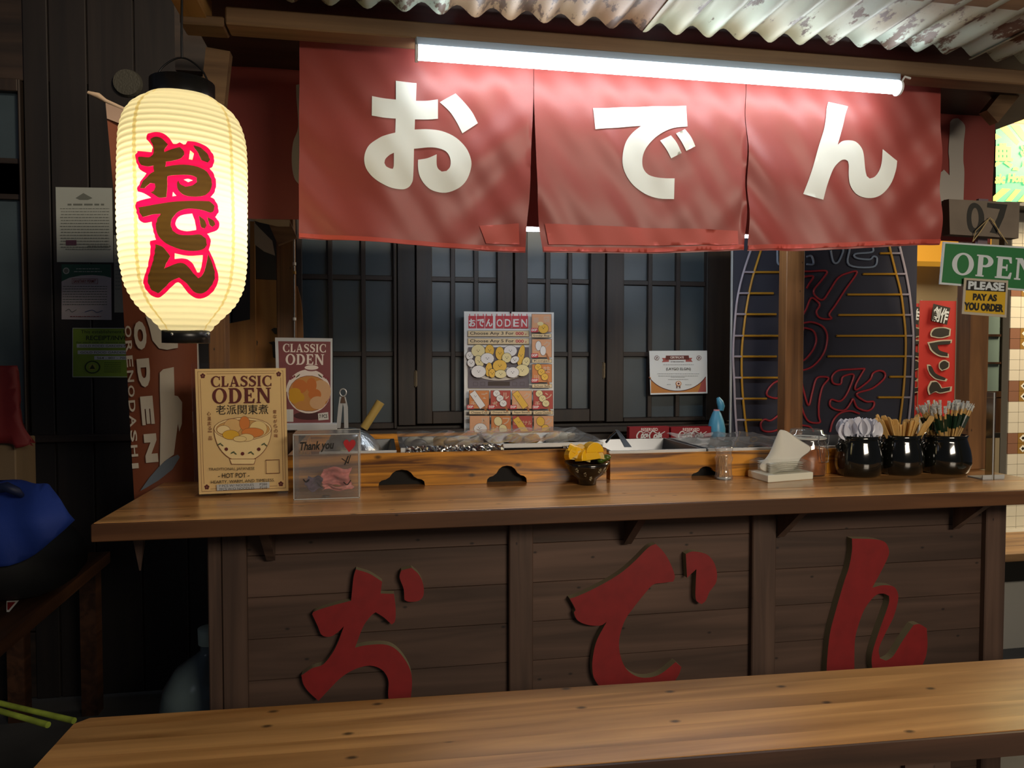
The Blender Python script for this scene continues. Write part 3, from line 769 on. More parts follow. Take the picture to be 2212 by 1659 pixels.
# ================================================================ paper lantern
YLn = 1.50
lc = P(398, 460, Y=YLn); lx = lc.x
RL = (P(541, 460, Y=YLn).x - P(256, 460, Y=YLn).x) / 2 * .975
zTop = P(398, 212, Y=YLn).z; zBot = P(398, 716, Y=YLn).z
ln = thing('paper_lantern', 'glowing white paper lantern with dark pink-edged characters hanging at the stall corner', 'lantern', (lx, YLn, zBot - .03))
HL = zTop - zBot
def lprof(t):
    """radius at height fraction t (0 bottom, 1 top)"""
    ks = [(0, .36), (.05, .54), (.11, .77), (.19, .92), (.3, .98), (.5, 1.0), (.7, .995), (.82, .975), (.88, .925), (.925, .85), (.965, .70), (1, .44)]
    for (a, ra), (c, rc) in zip(ks, ks[1:]):
        if t <= c:
            f = (t - a) / (c - a); f = f
            return RL * lerp(ra, rc, f)
    return RL * .4
def lsm(t): return (lprof(max(0, t - .02)) + lprof(t) + lprof(min(1, t + .02))) / 3
NR = 40
def lrad(z, a=0):
    t = (z - zBot) / HL; ph = t * NR
    return lsm(min(1, max(0, t))) - .0022 * (1 - abs(math.sin(PI * ph))) + .0012 * math.sin(a * 3 + t * 9)
M_pap = mat('lantern_paper', '#fdf6cf', .8, trans=.75, emit=.0)
M_ink = mat('lantern_brown_ink', '#5a4322', .7, trans=.6); M_pink = mat('lantern_pink_ink', '#ff1472', .7, trans=.7)
m = MB(); m.grid(lambda u, v: (lx + lrad(zBot + v * HL, 2 * PI * u) * math.cos(2 * PI * u), YLn + lrad(zBot + v * HL, 2 * PI * u) * math.sin(2 * PI * u), zBot + v * HL), 72, NR * 6)
m.build('paper_shade', M_pap, ln)
m = MB()
for a in [k * PI / 2 + .78 - 1.31 for k in range(4)]:
    m.grid(lambda u, v: (lx + (lrad(zBot + v * HL, a) + .0006) * math.cos(a + (u - .5) * .07), YLn + (lrad(zBot + v * HL, a) + .0006) * math.sin(a + (u - .5) * .07), zBot + v * HL), 2, 120)
m.build('paper_seam', mat('lantern_seam', '#fbeec2', .8, trans=.75), ln)
M_bk = mat('black_lacquer', '#121212', .35)
m = MB(); m.lathe((lx, YLn, zTop - .006), [(RL * .50, 0), (RL * .50, .034), (RL * .44, .034), (RL * .44, 0)]); m.build('top_ring', M_bk, ln)
m = MB(); m.lathe((lx, YLn, zBot - .022), [(0, 0), (RL * .37, 0), (RL * .37, .026), (RL * .33, .026)]); bring = m.build('bottom_ring', M_bk, ln)
for px in (372, 450):
    q = P(px, 722, Y=YLn - RL * .34); m = MB(); m.blob(q, .0035, 8); m.build('stud', mat('steel', '#b8bcc0', .3, 1), bring)
hk = MB(); hk.tube(smooth_open([(lx - RL * .44, YLn, zTop + .02), (lx - RL * .3, YLn, zTop + .055), (lx, YLn, zTop + .075), (lx + RL * .3, YLn, zTop + .055), (lx + RL * .44, YLn, zTop + .02)], 5), .0018, 6)
hk.tube([(lx, YLn, zTop + .075), (lx, YLn, zTop + .11), (lx + .004, YLn, ZB + .1)], .0025, 6); hk.build('hanging_wire', M_bk, ln)
bulb = bpy.data.lights.new('lantern_bulb', 'POINT'); bulb.energy = 1.0; bulb.color = (1, .90, .72); bulb.shadow_soft_size = .05
bo = bpy.data.objects.new('lantern_bulb', bulb); COL.objects.link(bo); bo.parent = ln; bo.location = (0, 0, HL * .5 + .03)
ly0 = YLn - RL
def on_lantern(name, loops, m_, gap):
    lps = []
    for l in loops:
        o = []
        for px, py in tr(l, 240, 260, 3.608):
            # intersect the sight line with the lantern cylinder
            d = ray(px, py); ox, oy = EYE.x - lx, EYE.y - YLn
            z = EYE.z + d.z * (YLn / d.y)
            for _ in range(3):
                r = lrad(z)
                A = d.x ** 2 + d.y ** 2; B = 2 * (ox * d.x + oy * d.y); Cc = ox * ox + oy * oy - r * r
                disc = max(0, B * B - 4 * A * Cc); t_ = (-B - math.sqrt(disc)) / (2 * A); z = EYE.z + d.z * t_
            a = math.atan2(oy + d.y * t_, ox + d.x * t_); o.append((a * RL, z))
        lps.append(smooth_loop(o, 42, 3))
    vs, fs = tri2(lps, .0045)
    q = MB(); q.add([(lx + (lrad(v.y, v.x / RL) + gap) * math.cos(v.x / RL), YLn + (lrad(v.y, v.x / RL) + gap) * math.sin(v.x / RL), v.y) for v in vs], fs, True); q.build(name, m_, ln)
BROWN = ([(310,148),(350,130),(400,145),(445,190),(415,235),(420,250),(480,225),(535,210),(565,240),(570,270),(540,300),(470,320),(430,325),(425,365),(500,352),(600,350),(700,375),(755,420),(778,480),(770,540),(730,585),(650,598),(570,585),(525,545),(515,500),(525,470),(540,500),(580,520),(630,510),(665,485),(665,450),(620,430),(540,428),(470,432),(442,440),(440,530),(435,600),(380,605),(340,580),(310,560),(330,555),(350,520),(345,495),(310,490),(265,530),(230,530),(245,490),(290,440),(340,400),(335,355),(290,362),(240,350),(215,300),(225,285),(300,290),(330,270),(335,215)],
    [(640,195),(700,215),(750,260),(770,305),(750,330),(700,310),(680,260),(655,225)],
    [(215,680),(300,665),(450,640),(600,630),(760,632),(800,670),(790,710),(765,722),(700,700),(600,690),(530,710),(480,760),(465,810),(480,860),(530,890),(620,895),(690,890),(735,920),(745,970),(715,1005),(640,1018),(540,1005),(430,960),(370,900),(350,830),(360,770),(388,730),(320,735),(250,755),(225,720)],
    [(682,745),(720,775),(740,820),(725,845),(700,835),(690,800)], [(745,755),(790,780),(805,815),(785,832),(760,810)],
    [(345,965),(400,985),(440,1030),(460,1060),(430,1110),(412,1155),(470,1130),(540,1110),(590,1130),(640,1190),(680,1230),(710,1210),(735,1150),(755,1040),(790,1120),(808,1210),(790,1280),(740,1335),(690,1350),(640,1330),(590,1270),(530,1225),(470,1250),(410,1310),(370,1348),(320,1325),(290,1270),(290,1210),(320,1120),(340,1040)])
on_lantern('character_outline', [[(340,93),(400,100),(450,135),(485,185),(510,185),(535,172),(565,190),(580,188),(595,162),(660,168),(720,190),(770,230),(800,280),(800,330),(785,365),(765,375),(790,405),(812,460),(812,520),(795,570),(770,600),(800,620),(825,670),(830,720),(805,755),(830,785),(835,830),(815,860),(775,875),(745,885),(765,915),(772,960),(760,1010),(790,1070),(820,1150),(838,1220),(825,1290),(780,1350),(720,1385),(660,1385),(600,1345),(550,1280),(525,1262),(500,1270),(440,1330),(390,1375),(350,1380),(300,1350),(265,1300),(255,1250),(275,1180),(290,1110),(305,1010),(305,940),(350,930),(330,870),(318,790),(265,800),(225,780),(200,720),(192,660),(205,635),(315,605),(260,570),(210,555),(205,530),(230,480),(280,415),(230,385),(200,330),(190,270),(210,240),(320,250),(330,215),(300,170),(280,150),(290,105)],
    [(615,235),(645,260),(632,310),(605,305)], [(565,465),(600,458),(635,470),(600,485)], [(485,560),(510,590),(480,595)], [(505,790),(540,745),(630,728),(650,780),(662,855),(590,865),(530,850),(505,820)], [(495,1035),(600,1055),(715,1050),(705,1140),(690,1185),(672,1185),(640,1120),(600,1085),(550,1075),(495,1080)]] + list(BROWN), M_pink, .0010)
for lp in BROWN:
    on_lantern('character', [lp], M_ink, .0012)

# ================================================================ signs and print
M_white = mat('white_paper', '#d9d9d4', .6); M_black = mat('black_ink', '#17140f', .6)
M_acr = clear('clear_acrylic', '#ffffff', .03, .08); M_film = clear('cling_film', '#ffffff', .05, .12, .06)
M_acr2 = clear('scuffed_acrylic', '#fafafa', .03, .25, .05)
def sheet_part(root, quad, Y, thick, m_, name='sheet'):
    l = loopXZ(quad, Y); q = MB(); prism_xz(q, [l], Y, Y + thick, m_, m_); return q.build(name, m_, root)
# ---- cream menu in a clear stand on the counter
YM = P(430, 1074, Z=ZC).y + .004
mn = thing('menu_stand', 'cream CLASSIC ODEN menu sheet in a clear stand at the counter left end', 'menu', (P(525, 1074, Y=YM).x, YM, ZC))
sheet_part(mn, [(413, 785), (622, 783), (629, 1072), (421, 1076)], YM - .004, .003, M_acr, 'acrylic_sheet')
q = MB(); q.box((P(421, 1074, Y=YM).x, YM - .004, ZC), (P(629, 1072, Y=YM).x, YM + .06, ZC + .003)); q.build('acrylic_foot', M_acr, mn)
M_cream = mat('cream_menu_paper', '#e6c68c', .6); sheet_part(mn, [(421, 797), (617, 795), (623, 1060), (430, 1068)], YM + .0012, .001, M_cream, 'menu_sheet')
p = Print(YM + .0011, .00009)
M_mar = mat('maroon_print', '#5f1f1c', .6); M_line = mat('brown_rule', '#8d5a3a', .6)
p.segs(M_line, [(427, 803), (611, 801), (617, 1054), (436, 1062), (427, 803)], .9); p.segs(M_line, [(432, 808), (606, 806), (612, 1049), (441, 1057), (432, 808)], .9)
for cx, cy in ((438, 812), (602, 808), (447, 1052), (607, 1045)):
    p.ell(M_cream, cx, cy, 9, 9)
    for k in range(5): p.ell(M_mar, cx + 3.2 * math.cos(k * 1.257 - 1.57), cy + 3.2 * math.sin(k * 1.257 - 1.57), 2.6, 2.6, n=8)
p.serif(M_mar, 'CLASSIC', 456, 812, 588, 835, -.7); p.serif(M_mar, 'ODEN', 459, 838, 587, 871, -.7)
p.text(M_black, '老派関東煮', 467, 874, 580, 895, 0, -.7)
for i, ch in enumerate('心温まる一品'): p.text(M_line, ch, 447.5 + i * .6, 889 + i * 10.6, 456 + i * .6, 897.5 + i * 10.6 if ch != '一' else 891 + i * 10.6, .01)
for i, ch in enumerate('昔ながらの味'): p.text(M_line, ch, 590 + i * .6, 885 + i * 10.4, 598 + i * .6, 893 + i * 10.4, .01)
M_bowl = mat('bowl_print_cream', '#f0d7a0', .6); M_soup = mat('soup_print', '#cf9f5a', .6); M_egg = mat('egg_print', '#dfb678', .6); M_egg2 = mat('radish_print', '#ead092', .6)
M_orange = mat('fishcake_print', '#d8823a', .6); M_yel = mat('yellow_print', '#dfae30', .6); M_leaf = mat('green_print', '#4f5c3c', .6)
def bowl_picture(p, cx, cy, w, outline, sc_=1):
    h = w * .5
    k = w / 126
    p.poly(outline, [(cx - w * .505, cy)] + arc(cx, cy, w * .505, w * .58, 180, 0, 20)[1:] + [(cx + w * .505, cy)])
    p.poly(M_bowl, arc(cx, cy, w * .495, w * .565, 180, 0, 20))
    p.poly(outline, [(cx - w * .23, cy + w * .52), (cx + w * .23, cy + w * .52), (cx + w * .2, cy + w * .62), (cx - w * .2, cy + w * .62)])
    p.poly(M_bowl, [(cx - w * .22, cy + w * .53), (cx + w * .22, cy + w * .53), (cx + w * .19, cy + w * .61), (cx - w * .19, cy + w * .61)])
    p.ell(outline, cx, cy, w * .505, w * .2); p.ell(M_bowl, cx, cy, w * .495, w * .19); p.ell(outline, cx, cy + 1 * k, w * .47, w * .17); p.ell(M_soup, cx, cy + 1.4 * k, w * .465, w * .165)
    for dx, dy, rx, ry, m_ in ((-22, -6, 19, 16, M_egg), (34, 0, 19, 17, M_egg2), (4, -12, 11, 15, M_orange), (-42, 2, 14, 9, M_bowl), (22, 8, 24, 10, M_orange), (-26, 13, 18, 10, M_yel), (8, 19, 16, 8, M_egg2), (-6, 22, 14, 6, M_egg2)):
        p.ell(outline, cx + dx * k, cy + dy * k, (rx + .8) * k, (ry + .8) * k); p.ell(m_, cx + dx * k, cy + dy * k, rx * k, ry * k)
    for i in range(7):
        a = math.radians(150 - i * 20); x_ = cx + w * .44 * math.cos(a); y_ = cy + w * .1 + w * .33 * math.sin(a)
        if i % 2: p.ell(M_mar, x_, y_, 4 * k, 4 * k, n=8)
        else: p.ell(M_leaf, x_ - 3 * k, y_, 5 * k, 1.6 * k, -.5, 8); p.ell(M_leaf, x_ + 3 * k, y_ + 2 * k, 4 * k, 1.4 * k, .7, 8)
bowl_picture(p, 525, 926, 124, M_line)
for a in ('#c39a62',): 
    M_sq = mat('menu_square', a, .6)
p.segs(M_mar, [(575, 993), (604, 992), (605, 1021), (576, 1022), (575, 993)], 1.1)
p.text(M_black, 'TRADITIONAL JAPANESE', 452, 1009, 551, 1016.5, 0, -1.2); p.text(M_black, '- HOT POT -', 473, 1021, 540, 1031, .008, -1.2); p.text(M_black, 'HEARTY, WARM, AND TIMELESS.', 457, 1035, 594, 1042.5, 0, -2)
p.poly(mat('pale_label', '#b8bcc0', .5), [(469, 1046), (583, 1040), (583, 1053), (470, 1059)])
p.text(M_black, '7 PCS W/ NOODLES     P280', 474, 1044.5, 578, 1049.5, 0, -2.4); p.text(M_black, '7PCS W/O NOODLES     P210', 474, 1051.5, 578, 1056.5, 0, -2.4)
p.build('menu_print', None, mn)

# ---- white framed poster on a stand at the back
YP = 2.7
zbk = P(660, 932, Y=YP).z
ps = thing('table_poster', 'maroon CLASSIC ODEN picture poster in a white stand behind the acrylic tip box', 'poster', (P(660, 930, Y=YP).x, YP, zbk))
M_wp = mat('white_plastic_frame', '#d3d8dd', .4)
sheet_part(ps, [(594, 729), (718, 731), (718, 918), (600, 920)], YP, .004, M_wp, 'board')
q = MB(); q.box(P(597, 930, Y=YP - .02), P(728, 915, Y=YP - .02) + Vector((0, .05, 0)), bev=.002); q.build('stand_base', M_wp, ps)
p = Print(YP, .00015); M_mp = mat('maroon_poster', '#854348', .5); M_pt = mat('poster_letters', '#f6eae2', .5)
p.poly(M_mp, [(601, 737), (714, 738), (714, 913), (606, 914)])
p.serif(M_pt, 'CLASSIC', 611, 743, 705, 761, .5); p.serif(M_pt, 'ODEN', 617, 765, 701, 788, .5)
p.ell(mat('poster_shadow', '#4a2024', .6), 668, 898, 34, 9)
p.poly(M_pt, [(606, 850)] + [q for q in arc(667, 846, 49, 48, 180, 270, 12)] + [q for q in arc(667, 846, 47, 48, 270, 360, 12)] + [q for q in arc(667, 846, 47, 47, 0, 180, 20)])
p.ell(M_mp, 673, 797, 14, 5); p.ell(M_pt, 673, 794, 15, 5)
M_s2 = mat('poster_soup', '#cf8f45', .5); M_s3 = mat('poster_fishcake', '#d0752e', .5); M_s4 = mat('poster_yellow', '#d79e1a', .5); M_s5 = mat('poster_pale_food', '#dcb083', .5)
p.ell(M_mp, 668, 850, 45, 39); p.ell(M_s2, 668, 850, 44, 38)
for dx, dy, rx, ry, m_ in ((25, -4, 22, 25, M_s5), (-20, -15, 16, 15, M_s3), (5, -18, 11, 16, M_s3), (12, 2, 14, 12, M_s3), (-31, -3, 13, 9, M_s4), (-27, 9, 17, 13, M_s4), (-14, 26, 17, 10, M_s2), (18, 20, 17, 14, M_s5)):
    p.ell(m_, 668 + dx, 850 + dy, rx, ry)
for sx in (-1, 1):
    for k in range(3): p.ell(mat('poster_flower', '#8b2f3f', .5), 668 + sx * (32 + k * 4), 817 - 4 + k * 2.6, 2.3, 2.6, n=8)
    p.ell(M_leaf, 668 + sx * 24, 812, 6, 1.2, -.7 * -sx, 8)
p.poly(M_white, [(687, 893), (709, 890), (710, 906), (688, 908)]); p.text(M_black, '7 PCS', 690, 895, 707, 903, .02, -3); p.poly(M_white, [(606, 884), (634, 884), (634, 911), (607, 911)])
p.build('poster_print', None, ps)

# ---- large illustrated menu poster pinned on the windows
YQ = 3.30
bp_ = thing('menu_poster', 'tall illustrated ODEN price poster with food drawings on the rear windows', 'poster', P(1100, 960, Y=YQ))
T = lambda pts: tr(pts, 980, 660, 5.7208)
sheet_part(bp_, T([(128, 72), (1238, 85), (1236, 1660), (130, 1660)]), YQ, .003, mat('poster_paper', '#f0ede6', .5), 'sheet')
p = Print(YQ, .0002)
rr4 = lambda m_, x0, y0, x1, y1: p.poly(m_, T(rect(x0, y0, x1, y1)))
def tx(m_, s_, x0, y0, x1, y1, bold=0.0):
    a = T([(x0, y0), (x1, y1)]); p.text(m_, s_, a[0][0], a[0][1], a[1][0], a[1][1], bold)
def el(m_, cx, cy, rx, ry, rot=0):
    a = T([(cx, cy)])[0]; p.ell(m_, a[0], a[1], rx / 5.7208, ry / 5.7208, rot, 14)
M_r = mat('poster_red', '#d03c42', .5); M_wq = mat('poster_white', '#f4f0e8', .5); M_tan = mat('poster_tan', '#efd5a6', .5); M_br = mat('poster_brown', '#3d2a22', .5)
for i, ch in enumerate('おでん'):
    x0 = 182 + i * 103; rr4(M_r, x0, 128, x0 + 97, 282); rr4(M_r, x0 + 10, 104, x0 + 20, 128); rr4(M_r, x0 + 76, 104, x0 + 86, 128); tx(M_wq, ch, x0 + 6, 165, x0 + 92, 262, .04)
for i, ch in enumerate('ODEN'):
    x0 = 518 + i * 101; rr4(M_r, x0, 128, x0 + 96, 282); rr4(M_r, x0 + 10, 104, x0 + 20, 128); rr4(M_r, x0 + 76, 104, x0 + 86, 128); tx(M_wq, ch, x0 + 12, 168, x0 + 84, 262, .02)
for y0, s_ in ((310, 'Choose Any 3 For'), (405, 'Choose Any 5 For')):
    rr4(M_br, 172, y0, 930, y0 + 76); rr4(M_tan, 176, y0 + 4, 926, y0 + 72); tx(M_br, s_, 200, y0 + 14, 740, y0 + 62, .015); tx(M_r, '000', 762, y0 + 16, 862, y0 + 56, .03); tx(M_r, 'P', 880, y0 + 38, 898, y0 + 58, .02)
M_grey = mat('poster_grey', '#6c626a', .5); M_y1 = mat('food_yellow', '#f4c046', .5); M_y2 = mat('food_cream', '#f3e2a6', .5); M_w1 = mat('food_white', '#f5f0ea', .5)
rr4(M_grey, 178, 515, 926, 1018); p.poly(M_br, T([(195, 760), (910, 760)] + arc(553, 760, 357, 175, 0, 180, 20))); p.poly(M_w1, T([(203, 765)] + arc(553, 765, 350, 162, 180, 0, 20)))
rr4(M_br, 420, 938, 690, 992)
for x_ in (240, 330, 722, 815): p.segs(M_br, T([(x_, 945), (x_ + 52, 945), (x_ + 52, 990), (x_, 990), (x_, 945)]), .4)
def face(cx, cy, k=1):
    el(M_br, cx - 15 * k, cy - 8 * k, 4 * k, 5 * k); el(M_br, cx + 15 * k, cy - 8 * k, 4 * k, 5 * k); el(M_br, cx, cy + 8 * k, 8 * k, 4 * k)
for cx, cy, rx, ry, m_, a in ((195, 620, 45, 50, M_w1, 0), (300, 560, 85, 78, M_y2, 0), (440, 555, 55, 72, M_y1, 0), (565, 590, 54, 80, M_y1, 0), (695, 560, 80, 68, M_w1, 0), (825, 615, 40, 130, M_y1, .2), (210, 710, 45, 50, M_w1, -.4), (310, 690, 50, 75, M_y2, -.4), (410, 655, 82, 68, M_w1, 0), (648, 645, 58, 60, M_y2, 0), (745, 670, 55, 40, M_w1, -.5), (885, 695, 45, 60, M_y2, .4), (560, 745, 86, 75, M_y1, 0), (425, 790, 40, 85, M_y1, .1), (300, 815, 90, 75, M_w1, 0), (835, 800, 85, 72, M_y2, 0), (465, 835, 40, 55, M_y1, 0), (570, 845, 72, 50, M_y2, 0), (715, 825, 80, 65, M_w1, 0)):
    el(M_br, cx, cy, rx + 4, ry + 4, a); el(m_, cx, cy, rx, ry, a); face(cx, cy)
M_o = [mat('tile_orange', '#dc8848', .5), mat('tile_red', '#bd4a3e', .5), mat('tile_peach', '#e8aa7c', .5)]
cells = [(948, 110, 1190, 330, 2, 'Lucky Bag', 'b', '福袋'), (950, 418, 1192, 640, 2, 'Konjac', 'w', 'ニャク'), (950, 725, 1192, 945, 0, 'Sichuan Balls', 'y', '川味'),
         (178, 1045, 422, 1268, 0, 'Cheese Cod', 's', 'チーズ'), (438, 1045, 682, 1268, 1, 'Octopus Balls', 'w', 'ボール'), (698, 1045, 940, 1268, 2, 'Pepper Skewers', 'k', 'ペック'), (955, 1045, 1195, 1268, 1, 'Cumin Chicken', 'c', 'チキン'),
         (178, 1350, 422, 1585, 2, '', 'd', '大根'), (440, 1350, 682, 1585, 0, '', 't', 'ビフ'), (698, 1350, 940, 1585, 1, '', 'k', 'オリジナル'), (955, 1350, 1195, 1585, 2, '', 'z', 'ク')]
M_stk = mat('poster_stick', '#b06a35', .5); M_tl = mat('pale_tile_letters', '#dcb99a', .5)
for x0, y0, x1, y1, c, cap, kind, kan in cells:
    rr4(M_br, x0 - 2, y0 - 2, x1 + 2, y1 + 2); rr4(M_o[c], x0 + 2, y0 + 2, x1 - 2, y1 - 2)
    if len(kan) < 4: tx(M_tl, kan[-1], x0 + 140, y0 + 25, x0 + 225, y0 + 105, .02); tx(M_tl, kan[0], x0 + 20, y0 + 130 if y0 > 400 else y0 + 40, x0 + 85, y0 + 205 if y0 > 400 else y0 + 110, .02)
    else: tx(M_tl, kan, x0 + 12, y0 + 60, x1 - 12, y0 + 110, .02)
    if cap: rr4(M_br, x0 - 2, y1 + 20, x1 + 2, y1 + 70); rr4(M_tan, x0 + 2, y1 + 24, x1 - 2, y1 + 66); tx(M_br, cap, x0 + 25, y1 + 32, x1 - 25, y1 + 60, .01)
    cx, cy = (x0 + x1) / 2, (y0 + y1) / 2
    if kind in 'wyctkszd' and kind != 'd': p.segs(M_stk, T([(cx + 55, cy + 75), (cx + 82, cy + 132)]), 4)
    if kind == 'b': el(M_br, cx + 22, cy + 68, 66, 62); el(M_y1, cx + 22, cy + 68, 62, 58); el(M_y2, cx - 15, cy + 8, 38, 24); face(cx + 22, cy + 60)
    elif kind == 'w' and c == 2: [(el(M_br, cx + a, cy + d, 38, 62), el(M_w1, cx + a, cy + d, 35, 58)) for a, d in ((-42, -30), (14, 30))]
    elif kind == 'd': el(M_br, cx + 10, cy + 45, 84, 74); el(M_w1, cx + 10, cy + 42, 80, 68); face(cx, cy + 30)
    elif kind in 'wyc': [(el(M_br, cx + a, cy + d, 46, 44), el({'w': M_w1, 'y': M_y1, 'c': M_y2}[kind], cx + a, cy + d, 42, 40), face(cx + a, cy + d, .8)) for a, d in ((-48, -75), (-8, -15), (32, 45))]
    elif kind in 'tz': [(el(M_br, cx + a, cy + d, 52, 60, -.3), el(M_y1 if kind == 'z' else M_y2, cx + a, cy + d, 48, 56, -.3)) for a, d in ((-38, -50), (22, 45))]
    else:
        for w_, m_ in ((17, M_br), (15.6, M_w1 if kind == 's' else M_y1)): p.segs(m_, T([(cx - 62, cy - 58), (cx + 22, cy + 62)]), w_ * .85)
        face(cx - 45, cy - 40, .8)
    rr4(M_r, x0 - 28 if x0 < 900 else x0 - 10, y1 - 48, x0 + 55 if x0 < 900 else x0 + 75, y1 + 4); tx(M_wq, '00P', x0 - 20 if x0 < 900 else x0 - 4, y1 - 40, x0 + 48 if x0 < 900 else x0 + 66, y1 - 8, .02)
p.build('poster_print', None, bp_)
single(MB().tube([P(1103, 676, Y=YQ - .002), P(1103, 674, Y=YQ - .012)], .004, 8), 'pin', mat('dark_pin', '#2a1c18', .4), 'small dark pin at top of the illustrated food poster', 'pin')

# ---- certificate
ce = thing('certificate', 'white landscape certificate with orange corners and red ribbon on rear window', 'certificate', P(1466, 852, Y=YQ))
T = lambda pts: tr(pts, 1390, 740, 12.76)
sheet_part(ce, T([(160, 228), (1752, 222), (1765, 1400), (190, 1438)]), YQ, .0015, mat('certificate_paper', '#e0e6e6', .5), 'sheet')
p = Print(YQ, .0002); tp = lambda m_, pts: p.poly(m_, T(pts))
M_co = mat('certificate_orange', '#c07f3a', .5); M_cr = mat('certificate_rose', '#a8514c', .5); M_cm = mat('certificate_maroon', '#63251f', .5)
low = arc(930, 560, 900, 770, 150, 30, 24)
tp(M_co, [(205, 1395), (1725, 1358), (1716, 950)] + [(x_, y_) for x_, y_ in low[::-1]] + [(205, 960)]); tp(M_cr, [(1500, 1365), (1725, 1358), (1716, 960), (1600, 1080), (1560, 1220)])
p.segs(M_cm, T([(x_, y_ + 6) for x_, y_ in low]), 1.6)
tp(M_cr, [(505, 425), (700, 425), (700, 530), (505, 540), (545, 480)]); tp(M_cr, [(1160, 425), (1345, 420), (1310, 475), (1355, 530), (1160, 530)]); tp(M_cm, [(615, 360), (1245, 355), (1260, 470), (600, 475)])
def ctx(m_, s_, x0, y0, x1, y1, bold=0.0): a = T([(x0, y0), (x1, y1)]); p.text(m_, s_, a[0][0], a[0][1], a[1][0], a[1][1], bold)
ctx(M_pt, 'CERTIFICATE', 735, 380, 1110, 440, .02); ctx(M_grey, 'OF RECOGNITION', 745, 510, 1110, 545, .01); ctx(M_black, '(LAYGO ELGIN)', 620, 690, 1300, 785, .01)
for i, (a, c, y_) in enumerate(((540, 1380, 605), (380, 1530, 855), (400, 1500, 915), (750, 1140, 945), (670, 1230, 1010), (1140, 1330, 1155), (640, 740, 1150))):
    q = T([(a, y_), (c, y_)]); p.dashes(mat('faint_grey_ink', '#8a9094', .6), q[0][0], q[1][0], q[0][1], .9, i)
for cx in (362, 1520):
    q = T([(cx, 420)])[0]; p.ell(M_cm, q[0], q[1], 5.2, 5); p.ell(mat('certificate_paper', '#e0e6e6'), q[0], q[1], 4.3, 4.1); p.segs(M_cm, [(q[0] - 2, q[1] - 2.5), (q[0] - 1, q[1] + 2.5), (q[0] + 1, q[1] - 2.5), (q[0] + 2.2, q[1] + 2)], 1)
q = T([(955, 1130)])[0]; p.segs(M_cm, [(q[0] - 3, q[1] + 3), (q[0] - 3.5, q[1] + 9)], 2); p.segs(M_cm, [(q[0] + 2.5, q[1] + 3), (q[0] + 3, q[1] + 9)], 2); p.ell(M_co, q[0], q[1], 6, 5.6); p.ell(M_pt, q[0], q[1], 4.4, 4.1); p.ell(M_cm, q[0], q[1], 2.4, 2.2)
p.build('certificate_print', None, ce)

# ---- two reserved signs on the sill
M_ck = mat('cola_red', '#8c1422', .35)
for i, (x0, x1, lab) in enumerate(((1359, 1446, 'red RESERVED table sign, the left one of two under the window'), (1449, 1537, 'red RESERVED table sign nearest the blue spray bottle'))):
    Yk = 3.1; t = thing('reserved_sign', lab, 'sign', (P((x0 + x1) / 2, 950, Y=Yk).x, Yk, P(1450, 970, Y=Yk).z), 'red reserved signs')
    q = MB(); q.box(P(x0, 970, Y=Yk), P(x1, 921, Y=Yk) + Vector((0, .035, 0)), bev=.002); q.build('block', M_ck, t)
    p = Print(Yk, .0003); p.text(M_pt, 'RESERVED', x0 + 26, 924.5, x0 + 62, 931, .015)
    w_ = x0 + 17
    p.line(M_white, [(w_ + 13, 934), (w_ + 6, 932), (w_, 940), (w_ + 1, 947), (w_ + 6, 948), (w_ + 12, 943)], [2, 2.6, 3, 3, 2.4, 1.5]); p.text(M_white, 'oca', w_ + 8, 936, w_ + 24, 948, .05, 0, .35)
    p.line(M_white, [(w_ + 40, 934), (w_ + 33, 931), (w_ + 27, 939), (w_ + 28, 947), (w_ + 33, 948), (w_ + 38, 943)], [2, 2.6, 3, 3, 2.4, 1.5]); p.text(M_white, 'ola', w_ + 35, 933, w_ + 54, 948, .05, 0, .35)
    p.line(M_white, [(w_ + 24, 941), (w_ + 28, 939)], 1.6); p.line(M_white, [(w_ + 12, 936), (w_ + 20, 932), (w_ + 28, 935)], 1.3); p.line(M_white, [(w_ + 38, 934), (w_ + 50, 937), (w_ + 60, 932)], 1.5)
    p.build('sign_print', None, t)
# ledge that carries signs and bottle
b = MB(); b.box((P(1290, 970, Y=3.1).x, 3.02, zz(0) * 0 + P(1450, 970, Y=3.1).z - .03), (P(1580, 970, Y=3.1).x, YW, P(1450, 970, Y=3.1).z)); struct(b, 'trim_7', M_dwoodx)
zl = P(1450, 970, Y=3.1).z
# ---- spray bottle
sx_ = P(1554, 940, Y=3.1)
t = thing('spray_bottle', 'light blue spray bottle standing beside the red reserved signs', 'bottle', (sx_.x, 3.13, zl))
M_sb = mat('sky_blue_plastic', '#4f9cc0', .35); k = (P(1573, 945, Y=3.13).x - P(1538, 945, Y=3.13).x) / 2
zA = lambda py: P(1555, py, Y=3.13).z - zl
m = MB(); m.lathe((sx_.x, 3.13, zl), [(0, 0), (k * .95, 0), (k, .01), (k * 1.0, zA(925)), (k * .8, zA(908)), (k * .5, zA(893)), (k * .32, zA(886)), (k * .3, zA(884)), (0, zA(884))]); m.build('body', M_sb, t)
m = MB(); m.lathe((sx_.x, 3.13, zl), [(k * .34, zA(892)), (k * .36, zA(885)), (k * .3, zA(884))]); m.build('collar', mat('pink_collar', '#c98a90', .5), t)
m = MB(); m.tube([P(1557, 887, Y=3.13), P(1558, 878, Y=3.13), P(1555, 868, Y=3.13), P(1551, 859, Y=3.13)], [k * .3, k * .42, k * .4, k * .2], 10); m.build('spray_head', M_sb, t)
m = MB(); m.tube([P(1560, 880, Y=3.12), P(1563, 874, Y=3.12), P(1560, 870, Y=3.12)], .003, 8); m.build('trigger', M_bk, t)

